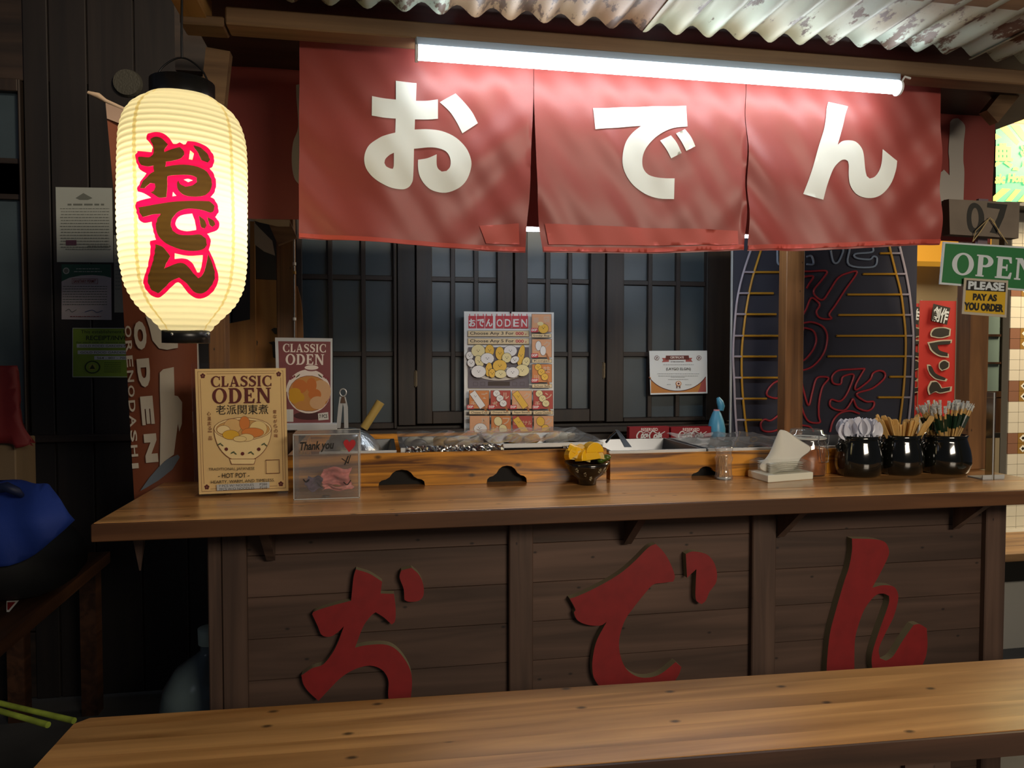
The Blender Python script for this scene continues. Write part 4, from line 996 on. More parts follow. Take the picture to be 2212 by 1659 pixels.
# ================================================================ pans and food trays
Yb1 = P(1280, 1038, Z=ZC).y
zb1 = P(1280, 969, Y=Yb1).z; zb2 = P(1400, 979, Y=Yb1).z
W_o = wood('tray_box_amber_wood', '#d8932e', '#60350b', 'x', .35, knots=.9, coat=.3, scale=1.9, contrast=(.36, .58))
def tray_box(lab, x0, x1, ztop, arches, group, depth):
    X0, X1 = P(x0, 1040, Y=Yb1).x, P(x1, 1035, Y=Yb1).x
    t = thing('tray_box', lab, 'box', ((X0 + X1) / 2, Yb1, ZC), group)
    lp = [(X0, ZC + .0005)]
    for ax, aw, ah in arches:
        c = P(ax, 1040, Y=Yb1).x
        hf = [(1, 0), (.97, .25), (.86, .38), (.68, .44), (.52, .58), (.40, .82), (.24, .97), (0, 1.03)]
        lp += [(c - aw * a_, ZC + .0005 + ah * h_) for a_, h_ in hf] + [(c + aw * a_, ZC + .0005 + ah * h_) for a_, h_ in hf[-2::-1]]
    lp += [(X1, ZC + .0005), (X1, ztop), (X0, ztop)]
    m = MB(); prism_xz(m, [lp], Yb1, Yb1 + .015, W_o, W_o); m.build('front_board', W_o, t)
    for xa in (X0, X1 - .015): m = MB(); m.box((xa, Yb1 + .015, ZC), (xa + .015, Yb1 + depth, ztop)); m.build('side_board', W_o, t)
    m = MB(); m.box((X0 + .02, Yb1 + .03, ZC + .0005), (X1 - .02, Yb1 + .036, ZC + .045)); m.build('arch_shade_panel', mat('arch_shade_black', '#0e0c0a', .8), t)  # black panel added to stand for the shade inside the arches
    m = MB(); m.box((X0 + .015, Yb1 + depth - .015, ZC), (X1 - .015, Yb1 + depth, ztop)); m.build('back_board', W_o, t)
    return t
tray_box('amber wooden tray box with two arched cut-outs behind the pickle bowl', 622, 1310, zb1, [(868, .066, .046), (1095, .060, .050)], 'wooden tray boxes', .56)
tray_box('amber wooden tray box on the right, behind the toothpick jar', 1318, 1990, zb2, [(1525, .048, .032)], 'wooden tray boxes', .372)
q = MB(); q.add([P(841, 1035, Y=Yb1 + .10) + Vector((0, a, 0)) for a in (0, .003)] + [P(847, 1020, Y=Yb1 + .1), P(851, 1021, Y=Yb1 + .1), P(853, 1038, Y=Yb1 + .1)], [(0, 2, 3, 4), (1, 4, 3, 2)])
single(q, 'paper_scrap', M_white, 'small white paper scrap seen in the left arched cut-out', 'paper')
M_ss = mat('stainless_steel', '#74777b', .34, 1.0, bump=.02, bscale=20)
def pan(lab, x0, x1, zrim, food, group='steel trays in the wooden boxes', Y0=None, dep=.33, name='steel_tray', h=.07):
    Y0 = Y0 or Yb1 + .02
    X0, X1 = P(x0, 960, Y=Y0).x, P(x1, 960, Y=Y0).x
    t = thing(name, lab, 'tray', ((X0 + X1) / 2, Y0 + dep / 2, zrim - h), group)
    m = MB(); w = .012
    o = [(X0, Y0), (X1, Y0), (X1, Y0 + dep), (X0, Y0 + dep)]; i_ = [(X0 + w, Y0 + w), (X1 - w, Y0 + w), (X1 - w, Y0 + dep - w), (X0 + w, Y0 + dep - w)]; j = [(X0 + .03, Y0 + .03), (X1 - .03, Y0 + .03), (X1 - .03, Y0 + dep - .03), (X0 + .03, Y0 + dep - .03)]
    v = [(a, c, zrim - .008) for a, c in o] + [(a, c, zrim + .004) for a, c in o] + [(a, c, zrim + .004) for a, c in i_] + [(a, c, zrim - h) for a, c in j] + [(a, c, zrim - .008) for a, c in i_] + [(a, c, zrim - h - .002) for a, c in j]
    f = []
    for a, c in ((0, 4), (4, 8), (8, 12)):
        for k in range(4): f.append((a + k, a + (k + 1) % 4, c + (k + 1) % 4, c + k))
    f.append((12, 13, 14, 15))
    for k in range(4): f.append((0 + k, 16 + k, 16 + (k + 1) % 4, (k + 1) % 4)); f.append((16 + k, 20 + k, 20 + (k + 1) % 4, 16 + (k + 1) % 4))
    f.append((23, 22, 21, 20)); m.add(v, f); m.build('tray', M_ss, t)
    m = MB(); m.box((X0 - .001, Y0 - .002, zrim - .007), (X1 + .001, Y0 + .006, zrim + .0055), bev=.001); m.build('rim', mat('rim_glint_steel', '#d5d8da', .45, .25), t)  # paler front lip paints the bright light along the tray edge
    return t, X0, X1, Y0, dep
def film(t, X0, X1, Y0, dep, z, seed):
    rr = random.Random(seed); ph = [rr.uniform(0, 6) for _ in range(6)]
    m = MB(); m.grid(lambda u, v: (X0 - .004 + u * (X1 - X0 + .008), Y0 - .003 + v * (dep + .006), z + .006 + .004 * math.sin(9 * u + ph[0] + 5 * v) * math.sin(PI * v) + .003 * math.sin(23 * u - 14 * v + ph[1]) * (1 if 0 < u < 1 else 0) + .012 * (v ** 2)), 40, 16)
    m.build('cling_film', M_film, t)
t1 = pan('steel tray under cling film, second from the left, with foil edge', 866, 1088, zb1 + .006, 1)
film(*t1, zb1 + .008, 3)
def foil(t, xa, xb, py, Y, seed):
    rr = random.Random(seed); m = MB(); A, B = P(xa, py, Y=Y), P(xb, py - .5, Y=Y)
    n = 46; vs = []
    for j in range(5):
        for i in range(n + 1):
            u = i / n; vs.append((lerp(A.x, B.x, u), Y - rr.uniform(.001, .008) - .002 * j, A.z + .006 - j * .0045 + rr.uniform(-.0025, .0025)))
    m.add(vs, [(j * (n + 1) + i, j * (n + 1) + i + 1, (j + 1) * (n + 1) + i + 1, (j + 1) * (n + 1) + i) for j in range(4) for i in range(n)]); m.build('foil_edge', mat('crumpled_foil', '#c4c6c8', .22, 1), t)
foil(t1[0], 878, 1086, 968, t1[3], 1)
t2 = pan('steel tray under cling film right of the pinned food poster', 1062, 1302, zb1 + .012, 1); film(*t2, zb1 + .014, 5); foil(t2[0], 1215, 1300, 967, t2[3], 2)
t3 = pan('open steel tray holding a steel scraper, right of the film-covered trays', 1316, 1525, zb2 + .002, 1, h=.072)
t4 = pan('steel tray under cling film behind the napkin holder', 1530, 1735, zb2 + .002, 1); film(*t4, zb2 + .004, 9)
t5 = pan('steel tray with ladle and dark sauce behind the tip box', 690, 856, zb1 + .0, 1)
t6 = pan('last steel tray on the right, mostly hidden by the black jars', 1740, 1960, zb2 + .002, 1)
# food in trays
M_f = {'a': mat('pale_fish_ball', '#c8b591', .5), 'b': mat('golden_fishcake', '#c79a3c', .45), 'c': mat('white_radish', '#cfc9b2', .45), 'd': mat('dark_konjac', '#6f675c', .4)}
def food(t, spec, lab, grp):
    for i, (px, py, r, k) in enumerate(spec):
        q = P(px, py, Z=t[0].location.z + .055)
        c = Vector((q.x, min(q.y, t[3] + t[4] - .04), t[0].location.z + .066 - r * .35))
        m = MB(); m.blob(c, (r * 1.25, r, r * .8), 14, .05, i); single(m, 'food_piece', M_f[k], lab % {'a': 'beige', 'b': 'golden', 'c': 'white', 'd': 'grey'}[k], 'food', grp + ' ' + k)
food(t1, [(893, 955, .026, 'c'), (920, 953, .025, 'c'), (950, 957, .026, 'b'), (975, 958, .02, 'b'), (1000, 955, .024, 'a'), (1030, 955, .024, 'a'), (905, 962, .022, 'd')], '%s oden pieces under film in the tray left of the pinned poster', 'oden pieces in the left tray')
food(t2, [(1110, 950, .022, 'b'), (1150, 950, .022, 'b'), (1190, 945, .026, 'c'), (1213, 947, .026, 'c'), (1235, 948, .02, 'a')], '%s oden pieces under film in the tray below the pinned poster', 'oden pieces in the middle tray')
# sauce in left tray
m = MB(); m.box((t5[1] + .03, t5[3] + .03, zb1 - .045), (t5[2] - .03, t5[3] + t5[4] - .03, zb1 - .035)); m.build('sauce', mat('dark_sauce', '#17130f', .2), t5[0])
# scraper in open tray
m = MB(); a = P(1334, 930, Y=t3[3] + .2); c = P(1357, 966, Y=t3[3] + .06)
t = thing('steel_spatula', 'flat steel spatula leaning out of the open steel tray', 'spatula', c)
d_ = (a - c); q = MB(); q.add([c + Vector((-.012, 0, 0)), c + Vector((.012, 0, 0)), a + Vector((.006, 0, 0)), a + Vector((-.008, 0, .004)), c + Vector((-.012, .003, 0)), c + Vector((.012, .003, 0)), a + Vector((.006, .003, 0)), a + Vector((-.008, .003, .004))], [(0, 1, 2, 3), (7, 6, 5, 4), (0, 4, 5, 1), (1, 5, 6, 2), (2, 6, 7, 3), (3, 7, 4, 0)]); q.build('blade', M_ss, t)
q = MB(); q.tube([a + Vector((-.001, .001, 0)), a + Vector((-.012, .03, -.02)), a + Vector((-.02, .06, -.045))], .004, 8); q.build('handle', M_ss, t)
# ladle pot with bamboo handle
Yd = Yb1 + .12
hb = P(786, 925, Y=Yd); ht = P(822, 868, Y=Yd)
t = thing('ladle', 'large hammered aluminium ladle with a pale bamboo handle in the left tray', 'ladle', P(790, 968, Y=Yd))
m = MB(); m.tube([hb, hb.lerp(ht, .5) , ht], [.0125, .0125, .0135], 14); m.build('handle', mat('pale_bamboo', '#b59b55', .5, var=.15, bscale=12), t)
cc = P(768, 980, Y=Yd + .03); m = MB()
ax = Vector((.55, -.45, .70)).normalized(); e1 = ax.orthogonal().normalized(); e2 = ax.cross(e1)
Rb = .092
def bowlfn(u, v, r0):
    th = v * PI * .5; a = 2 * PI * u
    return cc + ax * (.062 * math.cos(th)) + (e1 * math.cos(a) + e2 * math.sin(a)) * r0 * math.sin(th)
for r0 in (Rb, Rb - .0015): m.grid(lambda u, v: bowlfn(u, v, r0), 32, 10)
m.build('bowl', mat('hammered_aluminium', '#b4b8bb', .3, 1, bump=.35, bscale=60), t)
# tongs
t = thing('tongs', 'stainless steel tongs with a ring end standing in the left tray', 'tongs', P(738, 950, Y=Yd))
m = MB(); ring = [P(741 + 7 * math.cos(a), 848 + 8 * math.sin(a), Y=Yd) for a in [2 * PI * k / 20 for k in range(21)]]; m.tube(ring, .0022, 8, cap=False); m.build('ring', mat('polished_steel', '#b9bcbf', .4, .7), t)
for pts, w in (([(738, 857), (735, 880), (731, 925)], .012), ([(742, 857), (747, 880), (748, 925)], .012)):
    m = MB(); pp = [P(a, c, Y=Yd) for a, c in pts]
    m.add([v for q in pp for v in (q + Vector((-w * .5, 0, 0)), q + Vector((w * .5, 0, 0)), q + Vector((w * .5, .006, 0)), q + Vector((-w * .5, .006, 0)))], [(4 * k + i, 4 * k + (i + 1) % 4, 4 * k + 4 + (i + 1) % 4, 4 * k + 4 + i) for k in range(2) for i in range(4)] + [(3, 2, 1, 0), (8, 9, 10, 11)]); m.build('arm', mat('polished_steel', '#b9bcbf', .4, .7), t)
m = MB(); m.add([P(735, 871, Y=Yd - .003), P(747, 871, Y=Yd - .003), P(744, 857, Y=Yd - .003), P(738, 857, Y=Yd - .003), P(735, 871, Y=Yd + .008), P(747, 871, Y=Yd + .008), P(744, 857, Y=Yd + .008), P(738, 857, Y=Yd + .008)], [(0, 1, 2, 3), (7, 6, 5, 4), (0, 4, 5, 1), (1, 5, 6, 2), (2, 6, 7, 3), (3, 7, 4, 0)]); m.build('clasp', mat('brown_clasp', '#5b463a', .4, .5), t)

# ================================================================ counter items
base = lambda px, py: P(px, py, Z=ZC)
def hpx(px, pb, pt):
    """height above the counter of a photo point over the base point (px, pb)"""
    q = base(px, pb); return P(px, pt, Y=q.y).z - ZC
def wpx(x0, x1, pb): q = base(x0, pb); r = P(x1, pb, Y=q.y); return r.x - q.x
# ---- tip box
A = base(634, 1081); B_ = P(777, 1076, Y=A.y); ht_ = P(640, 941, Y=A.y).z - ZC; dp = .105
t = thing('tip_box', 'clear acrylic tip box with a red heart standing on the counter', 'box', ((A.x + B_.x) / 2, A.y + dp / 2, ZC))
th = .004
for nm, a, c in (('front_panel', (A.x, A.y, ZC), (B_.x, A.y + th, ZC + ht_)), ('back_panel', (A.x, A.y + dp - th, ZC), (B_.x, A.y + dp, ZC + ht_)),
                 ('side_panel', (A.x, A.y + th, ZC), (A.x + th, A.y + dp - th, ZC + ht_)), ('side_panel', (B_.x - th, A.y + th, ZC), (B_.x, A.y + dp - th, ZC + ht_)),
                 ('base_panel', (A.x + th, A.y + th, ZC), (B_.x - th, A.y + dp - th, ZC + th)), ('lid_panel', (A.x, A.y, ZC + ht_), (B_.x, A.y + dp, ZC + ht_ + th))):
    m = MB(); m.box(a, c); m.build(nm, M_acr2, t)
M_edge = mat('frosted_acrylic_edge', '#b9bdbd', .3, spec=.8)
m = MB()
for z in (ZC + .001, ZC + ht_ + .001):
    for y in (A.y - .0008, ): m.box((A.x, y, z), (B_.x, y + .0012, z + .0022))
for xx_ in (A.x, B_.x - .002): m.box((xx_, A.y - .0008, ZC), (xx_ + .002, A.y + .0006, ZC + ht_))
m.box((B_.x - .001, A.y + dp - .002, ZC), (B_.x + .0004, A.y + dp, ZC + ht_ + th)); m.box((A.x, A.y + dp - .001, ZC + ht_ + th), (B_.x, A.y + dp + .001, ZC + ht_ + th + .001))
m.build('edge_trim', M_edge, t, 'frosted polished edges')
p = Print(A.y - .0005, .0001)
p.text(M_black, 'Thank you', 648, 953, 722, 977, .03, -3, .3)
p.segs(M_black, [(745, 1003), (752, 986)], 2.6); p.segs(M_black, [(739, 991), (752, 1000), (757, 984)], 2)
p.line(M_black, [(655, 1035), (661, 1041), (668, 1036)], 2.4); p.line(M_black, [(742, 1041), (750, 1047), (758, 1037)], 2)
p.build('lettering', None, t, 'black handwriting on the front')
hx = [(754, 977), (744, 963), (742, 956), (745, 951), (750, 950), (755, 955), (760, 950), (766, 951), (768, 957), (765, 965)]
m = MB(); prism_xz(m, [smooth_loop(loopXZ(hx, A.y - .003), 60)], A.y - .003, A.y - .0006, M_black, mat('red_foam_heart', '#b01820', .5)); m.build('heart', None, t)
def note(lab, pts, m_, dy, w=.03, name='banknote'):
    q = MB(); rr = random.Random(len(lab)); P3 = [P(a, c, Y=A.y + dy) for a, c in pts]
    n = len(P3)
    def fn(u, v):
        i = min(int(u * (n - 1)), n - 2); f = u * (n - 1) - i; b0 = P3[i].lerp(P3[i + 1], f)
        return b0 + Vector((.004 * math.sin(9 * v + u * 5), v * .03 + .004 * math.sin(u * 14), .02 * 0 + w * v * (1 if w > 0 else 1) * .4 + .003 * math.sin(11 * u + 7 * v)))
    q.grid(fn, 16, 8); o = single(q, name, m_, lab, 'banknote'); return o
def crumple(lab, px0, py0, px1, py1, dy, m_, seed):
    rr = random.Random(seed); f1, f2, f3 = [rr.uniform(0, 6) for _ in range(3)]
    a, c = P(px0, py1, Y=A.y + dy), P(px1, py0, Y=A.y + dy)
    q = MB(); q.grid(lambda u, v: (lerp(a.x, c.x, u) + .004 * math.sin(7 * v + f1), A.y + dy + .010 * math.sin(5 * u + f2 + 3 * v) + .006 * abs(math.sin(9 * v + f3)), max(ZC + .006, lerp(a.z, c.z, v) + .004 * math.sin(8 * u + f3))), 14, 14); return single(q, 'banknote', m_, lab, 'banknote')
M_n1 = mat('pink_banknote', '#d07a76', .6, var=.35, bscale=60); M_n2 = mat('violet_banknote', '#57485f', .6, var=.5, bscale=70)
crumple('crumpled pink banknote with a pale edge in the tip box', 695, 1010, 757, 1052, .045, M_n1, 1)
crumple('flat pink banknote on the floor of the tip box', 698, 1046, 762, 1060, .025, mat('pale_pink_banknote', '#e0958e', .6, var=.3, bscale=70), 2)
crumple('crumpled dark violet banknote at the left in the tip box', 662, 1030, 695, 1060, .03, M_n2, 3)
q = MB(); c = P(704, 1066, Y=A.y + .02); q.lathe((c.x, A.y + .022, ZC + th), [(0, 0), (.011, 0), (.011, .002), (0, .002)], 20); single(q, 'coin', M_ss, 'single steel coin lying in the tip box', 'coin')

# ---- pickle bowl
c = base(1268, 1046); r0 = (P(1318, 990, Y=c.y).x - P(1223, 990, Y=c.y).x) / 2
zr = hpx(1268, 1046, 997)
t = thing('bowl', 'black lacquer bowl with faint gold flowers holding yellow pickles', 'bowl', (c.x, c.y + .0, ZC))
M_lac = mat('speckled_black_lacquer', '#1c1712', .18, var=.5, bscale=40, coat=.6)
m = MB(); m.lathe((c.x, c.y, ZC), [(0, .004), (r0 * .40, 0), (r0 * .42, .014), (r0 * .5, .02), (r0 * .78, zr * .5), (r0 * .93, zr * .78), (r0, zr), (r0 * .95, zr), (r0 * .85, zr * .75), (r0 * .6, zr * .5), (0, zr * .42)], 40); m.build('body', M_lac, t)
p = MB(); M_fl = mat('pale_gold_flower', '#8f8468', .4)
for an, zf in ((-2.35, .72), (-1.95, .55), (-1.2, .7), (-1.6, .35), (-.7, .6)):
    for k in range(5):
        rr_ = r0 * (.5 + .5 * zf) * 1.0 + .001; a2 = an + .05 * math.cos(k * 1.256); z2 = zr * zf + .005 * math.sin(k * 1.256)
        rr_ = r0 * lerp(.5, .93, min(1, max(0, (z2 / zr - .2) / .58))) + .0012
        p.use(M_fl).blob((c.x + rr_ * math.cos(a2), c.y + rr_ * math.sin(a2), ZC + z2), .0028, 6)
p.build('flower_pattern', None, t)
def wedge(px, py, a, s_, m_, lab, tilt=.3, grp=None, hgt=1):
    q = P(px, py, Y=c.y + R.uniform(-.02, .01)); m = MB()
    n = 10; vs = []; L_ = .012 * s_
    for sgn in (-1, 1):
        for k in range(n + 1):
            b_ = PI * k / n; vs.append(Vector((s_ * .021 * math.cos(b_), sgn * L_, s_ * .021 * math.sin(b_) * hgt)))
    fs = [(k, k + 1, n + 2 + k, n + 1 + k) for k in range(n)] + [list(range(n, -1, -1)), list(range(n + 1, 2 * n + 2)), (n, 0, n + 1, 2 * n + 1)]
    M_ = Matrix.Rotation(a, 3, 'Y') @ Matrix.Rotation(tilt, 3, 'Z')
    m.add([M_ @ v + q for v in vs], fs); o = single(m, 'pickle_slice', m_, lab, 'food', grp); b_ = o.modifiers.new('b', 'BEVEL'); b_.width = .0016; b_.segments = 2
M_pk = mat('yellow_pickle', '#ffc61c', .3); M_pk2 = mat('pale_yellow_pickle', '#ecd080', .3)
for i, (px, py, a, s_, ti_, m_) in enumerate(((1234, 976, .4, 1.05, 1.3, M_pk), (1240, 984, -.5, 1.2, .3, M_pk), (1258, 981, .25, 1.3, .6, M_pk), (1280, 976, 0, 1.35, .2, M_pk), (1286, 989, .15, 1.2, -.2, M_pk2), (1252, 992, .3, 1.35, .1, M_pk2), (1264, 990, -.3, 1.3, .5, M_pk), (1238, 992, .1, 1.1, .2, M_pk2), (1275, 992, -.1, 1.3, .1, M_pk))):
    wedge(px, py, a, s_, m_, 'yellow pickled radish slice heaped in the black bowl' if m_ is M_pk else 'pale yellow pickled radish slice in the black bowl', ti_, 'bright pickle slices' if m_ is M_pk else 'pale pickle slices')
q = MB(); q.lathe((0, 0, 0), [(.013, -.003), (.016, 0), (.013, .003), (.010, 0), (.013, -.003)], 20); M_r2 = Matrix.Rotation(PI / 2, 3, 'X'); cc_ = P(1282, 976, Y=c.y - .025); q.v = [M_r2 @ v + cc_ for v in q.v]
single(q, 'pickle_ring', M_pk, 'round yellow pickle ring standing on top of the heap', 'food')
for px, py in ((1304, 991), (1311, 988), (1298, 994)):
    q = MB(); q.blob(P(px, py, Y=c.y - .005), (.012, .009, .009), 12, .08, px); single(q, 'green_chilli', mat('dark_green_chilli', '#4d6323', .3), 'dark green chilli piece at the right rim of the black bowl', 'food', 'chilli pieces')

# ---- toothpick jar
c = base(1572, 1038); r1 = wpx(1554, 1590, 1034) / 2; Hj = hpx(1572, 1036, 966)
t = thing('toothpick_jar', 'small clear ribbed plastic jar full of toothpicks', 'jar', (c.x, c.y + r1, ZC))
cy = c.y + r1; M_cp = clear('clear_jar_plastic', '#fafafa', .08, .1, .10)
m = MB(); m.lathe((c.x, cy, ZC), [(r1 * .98, 0), (r1, .012), (r1 * .9, .015), (r1 * .84, Hj * .5), (r1 * .98, Hj * .62), (r1 * 1.0, Hj * .68), (r1 * .84, Hj * .72), (r1 * .84, Hj * .86), (r1 * .98, Hj * .9), (r1 * .98, Hj), (r1 * .5, Hj * 1.02)], 24); m.build('body', M_cp, t)
m = MB(); m.lathe((c.x, cy, ZC), [(0, .002), (r1 * .8, .002), (r1 * .8, .006), (0, .006)], 20); m.build('base', M_edge, t)
M_tp = mat('toothpick_wood', '#c99a58', .6)
tp_ = None
for k in range(34):
    a = R.uniform(0, 2 * PI); rr_ = r1 * .72 * math.sqrt(R.random()); b_ = a + R.uniform(-.9, .9); r2 = r1 * .7 * math.sqrt(R.random())
    q = MB(); L_ = R.uniform(.060, .066)
    q.tube([(0, 0, 0), (r2 * math.cos(b_) - rr_ * math.cos(a), r2 * math.sin(b_) - rr_ * math.sin(a), L_)], [.0009, .0011], 5)
    o = q.build('toothpick', M_tp); o.location = (c.x + rr_ * math.cos(a), cy + rr_ * math.sin(a), ZC + .007); o['label'] = 'thin wooden toothpick standing in the small clear jar'; o['category'] = 'toothpick'; o['group'] = 'toothpicks in the clear jar'

# ---- napkin holder
nA, nB, nC = base(1615, 1030), base(1659, 1043), base(1757, 1035)
nD = nA + (nC - nB)
u_ = (nC - nB); v_ = (nA - nB)
t = thing('napkin_holder', 'white napkin holder with clear faceted cover standing on the counter', 'napkin holder', (nB + nC) / 2)
def nb(u, v, z): q = nB + u_ * u + v_ * v; return Vector((q.x, q.y, ZC + z))
hb_ = .022
m = MB(); m.add([nb(0, 0, 0), nb(1, 0, 0), nb(1, 1, 0), nb(0, 1, 0), nb(0, 0, hb_), nb(1, 0, hb_), nb(1, 1, hb_), nb(0, 1, hb_)], [(0, 3, 2, 1), (4, 5, 6, 7), (0, 1, 5, 4), (1, 2, 6, 5), (2, 3, 7, 6), (3, 0, 4, 7)])
o = m.build('base', mat('ivory_plastic', '#eeeedd', .35), t); bb = o.modifiers.new('b', 'BEVEL'); bb.width = .003; bb.segments = 2
h1, h2 = .052, .064
m = MB(); m.add([nb(.02, .02, hb_), nb(.98, .02, hb_), nb(.98, .98, hb_), nb(.02, .98, hb_), nb(.02, .02, h1), nb(.98, .02, h1), nb(.98, .98, h1), nb(.02, .98, h1), nb(.12, .25, h2), nb(.8, .25, h2), nb(.8, .75, h2), nb(.12, .75, h2)],
    [(0, 1, 5, 4), (1, 2, 6, 5), (2, 3, 7, 6), (3, 0, 4, 7), (4, 5, 9, 8), (5, 6, 10, 9), (6, 7, 11, 10), (7, 4, 8, 11)])
m.build('clear_cover', clear('clear_cover', '#ffffff', .05, .08, .05), t)
M_np = mat('white_tissue', '#f4f4ec', .9, trans=.25, bump=.05, bscale=40)
t = thing('napkin_stack', 'folded white paper napkins inside the clear faceted holder', 'napkin', nb(.5, .5, hb_))
for k in range(5):
    m = MB(); z = hb_ + .001 + k * .006; i_ = .16 + .01 * (k % 2)
    m.grid(lambda u, v: nb(.14 + u * .72, i_ + v * (1 - 2 * i_), z + .004 * math.sin(PI * u) + .001 * math.sin(u * 9 + k)), 10, 4); m.grid(lambda u, v: nb(.14 + u * .72, i_ + (1 - v) * (1 - 2 * i_), z + .004 + .004 * math.sin(PI * u)), 10, 4); m.build('napkin_fold', M_np, t)
yn = nb(.4, .35, 0).y
pk = lambda x_, y_, d=0: P(1600 + x_ / 7.373, 900 + y_ / 7.373, Y=yn + d)
m = MB()
top_ = [pk(620, 195, .01)]
V = [pk(620, 195), pk(655, 205, -.004), pk(730, 215, .0), pk(890, 335, .006), pk(1030, 420, .01), pk(1165, 490, .015), pk(1090, 590, .012), pk(980, 640, .008), pk(900, 760, .004), pk(880, 870, 0), pk(640, 890, -.006), pk(420, 890, -.004), pk(285, 860, .0), pk(290, 780, .002), pk(380, 680, .005), pk(450, 600, .006), pk(520, 420, .006), pk(570, 300, .004), pk(645, 400, -.016), pk(640, 520, -.022), pk(560, 590, -.02), pk(450, 690, -.012), pk(700, 620, -.02), pk(900, 540, -.008)]
m.add(V, [(0, 1, 18, 17), (17, 18, 19, 16), (16, 19, 20, 15), (15, 20, 21, 14), (1, 2, 3, 18), (18, 3, 23, 19), (3, 4, 23), (4, 5, 6, 23), (23, 6, 7, 22), (19, 23, 22, 20), (22, 7, 8, 9), (20, 22, 10, 21), (22, 9, 10), (21, 10, 11, 12), (14, 21, 12, 13)], True)
o = single(m, 'napkin', M_np, 'white paper napkin pulled up into a peak from the holder', 'napkin'); sd = o.modifiers.new('s', 'SOLIDIFY'); sd.thickness = .0008
sb_ = o.modifiers.new('ss', 'SUBSURF'); sb_.levels = 1; sb_.render_levels = 1

# ---- clip jar with chilli paste
c = base(1765, 1031); r2_ = wpx(1727, 1802, 1027) / 2; cyj = c.y + r2_; Hc = hpx(1765, 1029, 930)
t = thing('clip_top_jar', 'glass clip-top jar of orange chilli paste behind the napkin holder', 'jar', (c.x, cyj, ZC))
M_gl = clear('jar_glass', '#f8fafa', .08, .04, .04)
m = MB(); m.lathe((c.x, cyj, ZC), [(0, .0), (r2_ * .92, 0), (r2_, .008), (r2_, Hc * .68), (r2_ * .9, Hc * .76), (r2_ * .9, Hc * .8)], 32); m.build('body', M_gl, t)
m = MB(); m.lathe((c.x, cyj, ZC), [(0, .005), (r2_ * .93, .005), (r2_ * .94, Hc * .60), (0, Hc * .62)], 28); m.build('chilli_paste', mat('orange_chilli_paste', '#a45a1c', .35, var=.35, bscale=60), t)
m = MB(); m.lathe((c.x, cyj, ZC), [(0, Hc * .84), (r2_ * .99, Hc * .83), (r2_ * 1.02, Hc * .87), (r2_ * .98, Hc * .9), (r2_ * .84, Hc * .92), (r2_ * .8, Hc), (0, Hc * 1.0)], 32); m.build('lid', M_gl, t)
m = MB(); m.lathe((c.x, cyj, ZC), [(r2_ * .96, Hc * .80), (r2_ * 1.0, Hc * .815), (r2_ * .96, Hc * .835)], 32); m.build('seal', mat('white_rubber_seal', '#c9c9c4', .5), t)
Yw = cyj - r2_ - .004
m = MB(); wp = lambda x_, y_, d=0: P(1600 + x_ / 7.373, 900 + y_ / 7.373, Y=Yw + d)
m.tube([wp(1245, 290, .004), wp(1250, 360), wp(1230, 420, -.002), wp(1250, 470, -.003), wp(1270, 640, -.004), wp(1285, 725, -.005), wp(1390, 725, -.005), wp(1400, 600, -.004), wp(1380, 470, -.003), wp(1400, 400), wp(1405, 290, .004)], .0011, 6)
m.tube([wp(1220, 400, -.002), wp(1270, 410, -.003), wp(1240, 520, -.003), wp(1215, 500, -.002), wp(1220, 400, -.002)], .001, 6)
m.build('wire_clip', M_ss, t)
m = MB()
for z in (Hc * .78,): m.tube([(c.x + r2_ * .93 * math.cos(a), cyj + r2_ * .93 * math.sin(a), ZC + z) for a in [2 * PI * k / 32 for k in range(33)]], .0011, 6, cap=False)
m.build('wire_band', M_ss, t)

# ---- three black jars with cutlery
M_jar = mat('glossy_black_ceramic', '#131512', .12, coat=.8)
def black_jar(px, pw, pb, pt, lab):
    c = base(px, pb); r = (P(px + pw, pb, Y=c.y).x - P(px - pw, pb, Y=c.y).x) / 2; cy = c.y + r * .85; h = P(px, pt, Y=cy).z - ZC
    c = P(px, pb - 8, Y=cy)
    t = thing('black_jar', lab, 'jar', (c.x, cy, ZC), 'black ceramic jars')
    m = MB(); pr_ = [(0, 0), (r * .8, 0), (r * .9, .006), (r * 1.0, h * .25), (r * 1.0, h * .42), (r * .95, h * .62), (r * .86, h * .82), (r * .82, h * .92), (r * .88, h), (r * .8, h), (r * .76, h * .9), (r * .85, h * .5), (0, h * .12)]
    m.lathe((c.x, cy, ZC), pr_, 40); bod_ = m.build('body', M_jar, t)
    for k in range(2):
        m = MB(); a = (0 if k else PI); q = Vector((c.x + math.cos(a) * r * .93, cy, ZC + h * .8)); m.tube([q, q + Vector((math.cos(a) * r * .13, 0, -h * .06)), q + Vector((math.cos(a) * r * .07, 0, -h * .18))], .0055, 8); m.build('lug', M_jar, bod_)
    return c.x, cy, r, h
j1 = black_jar(1854, 45, 1034, 940, 'black ceramic jar holding the white plastic spoons')
j2 = black_jar(1943, 44, 1030, 938, 'middle black ceramic jar holding wooden cutlery')
j3 = black_jar(2038, 48, 1028, 938, 'black ceramic jar with wrapped chopsticks beside the right post')
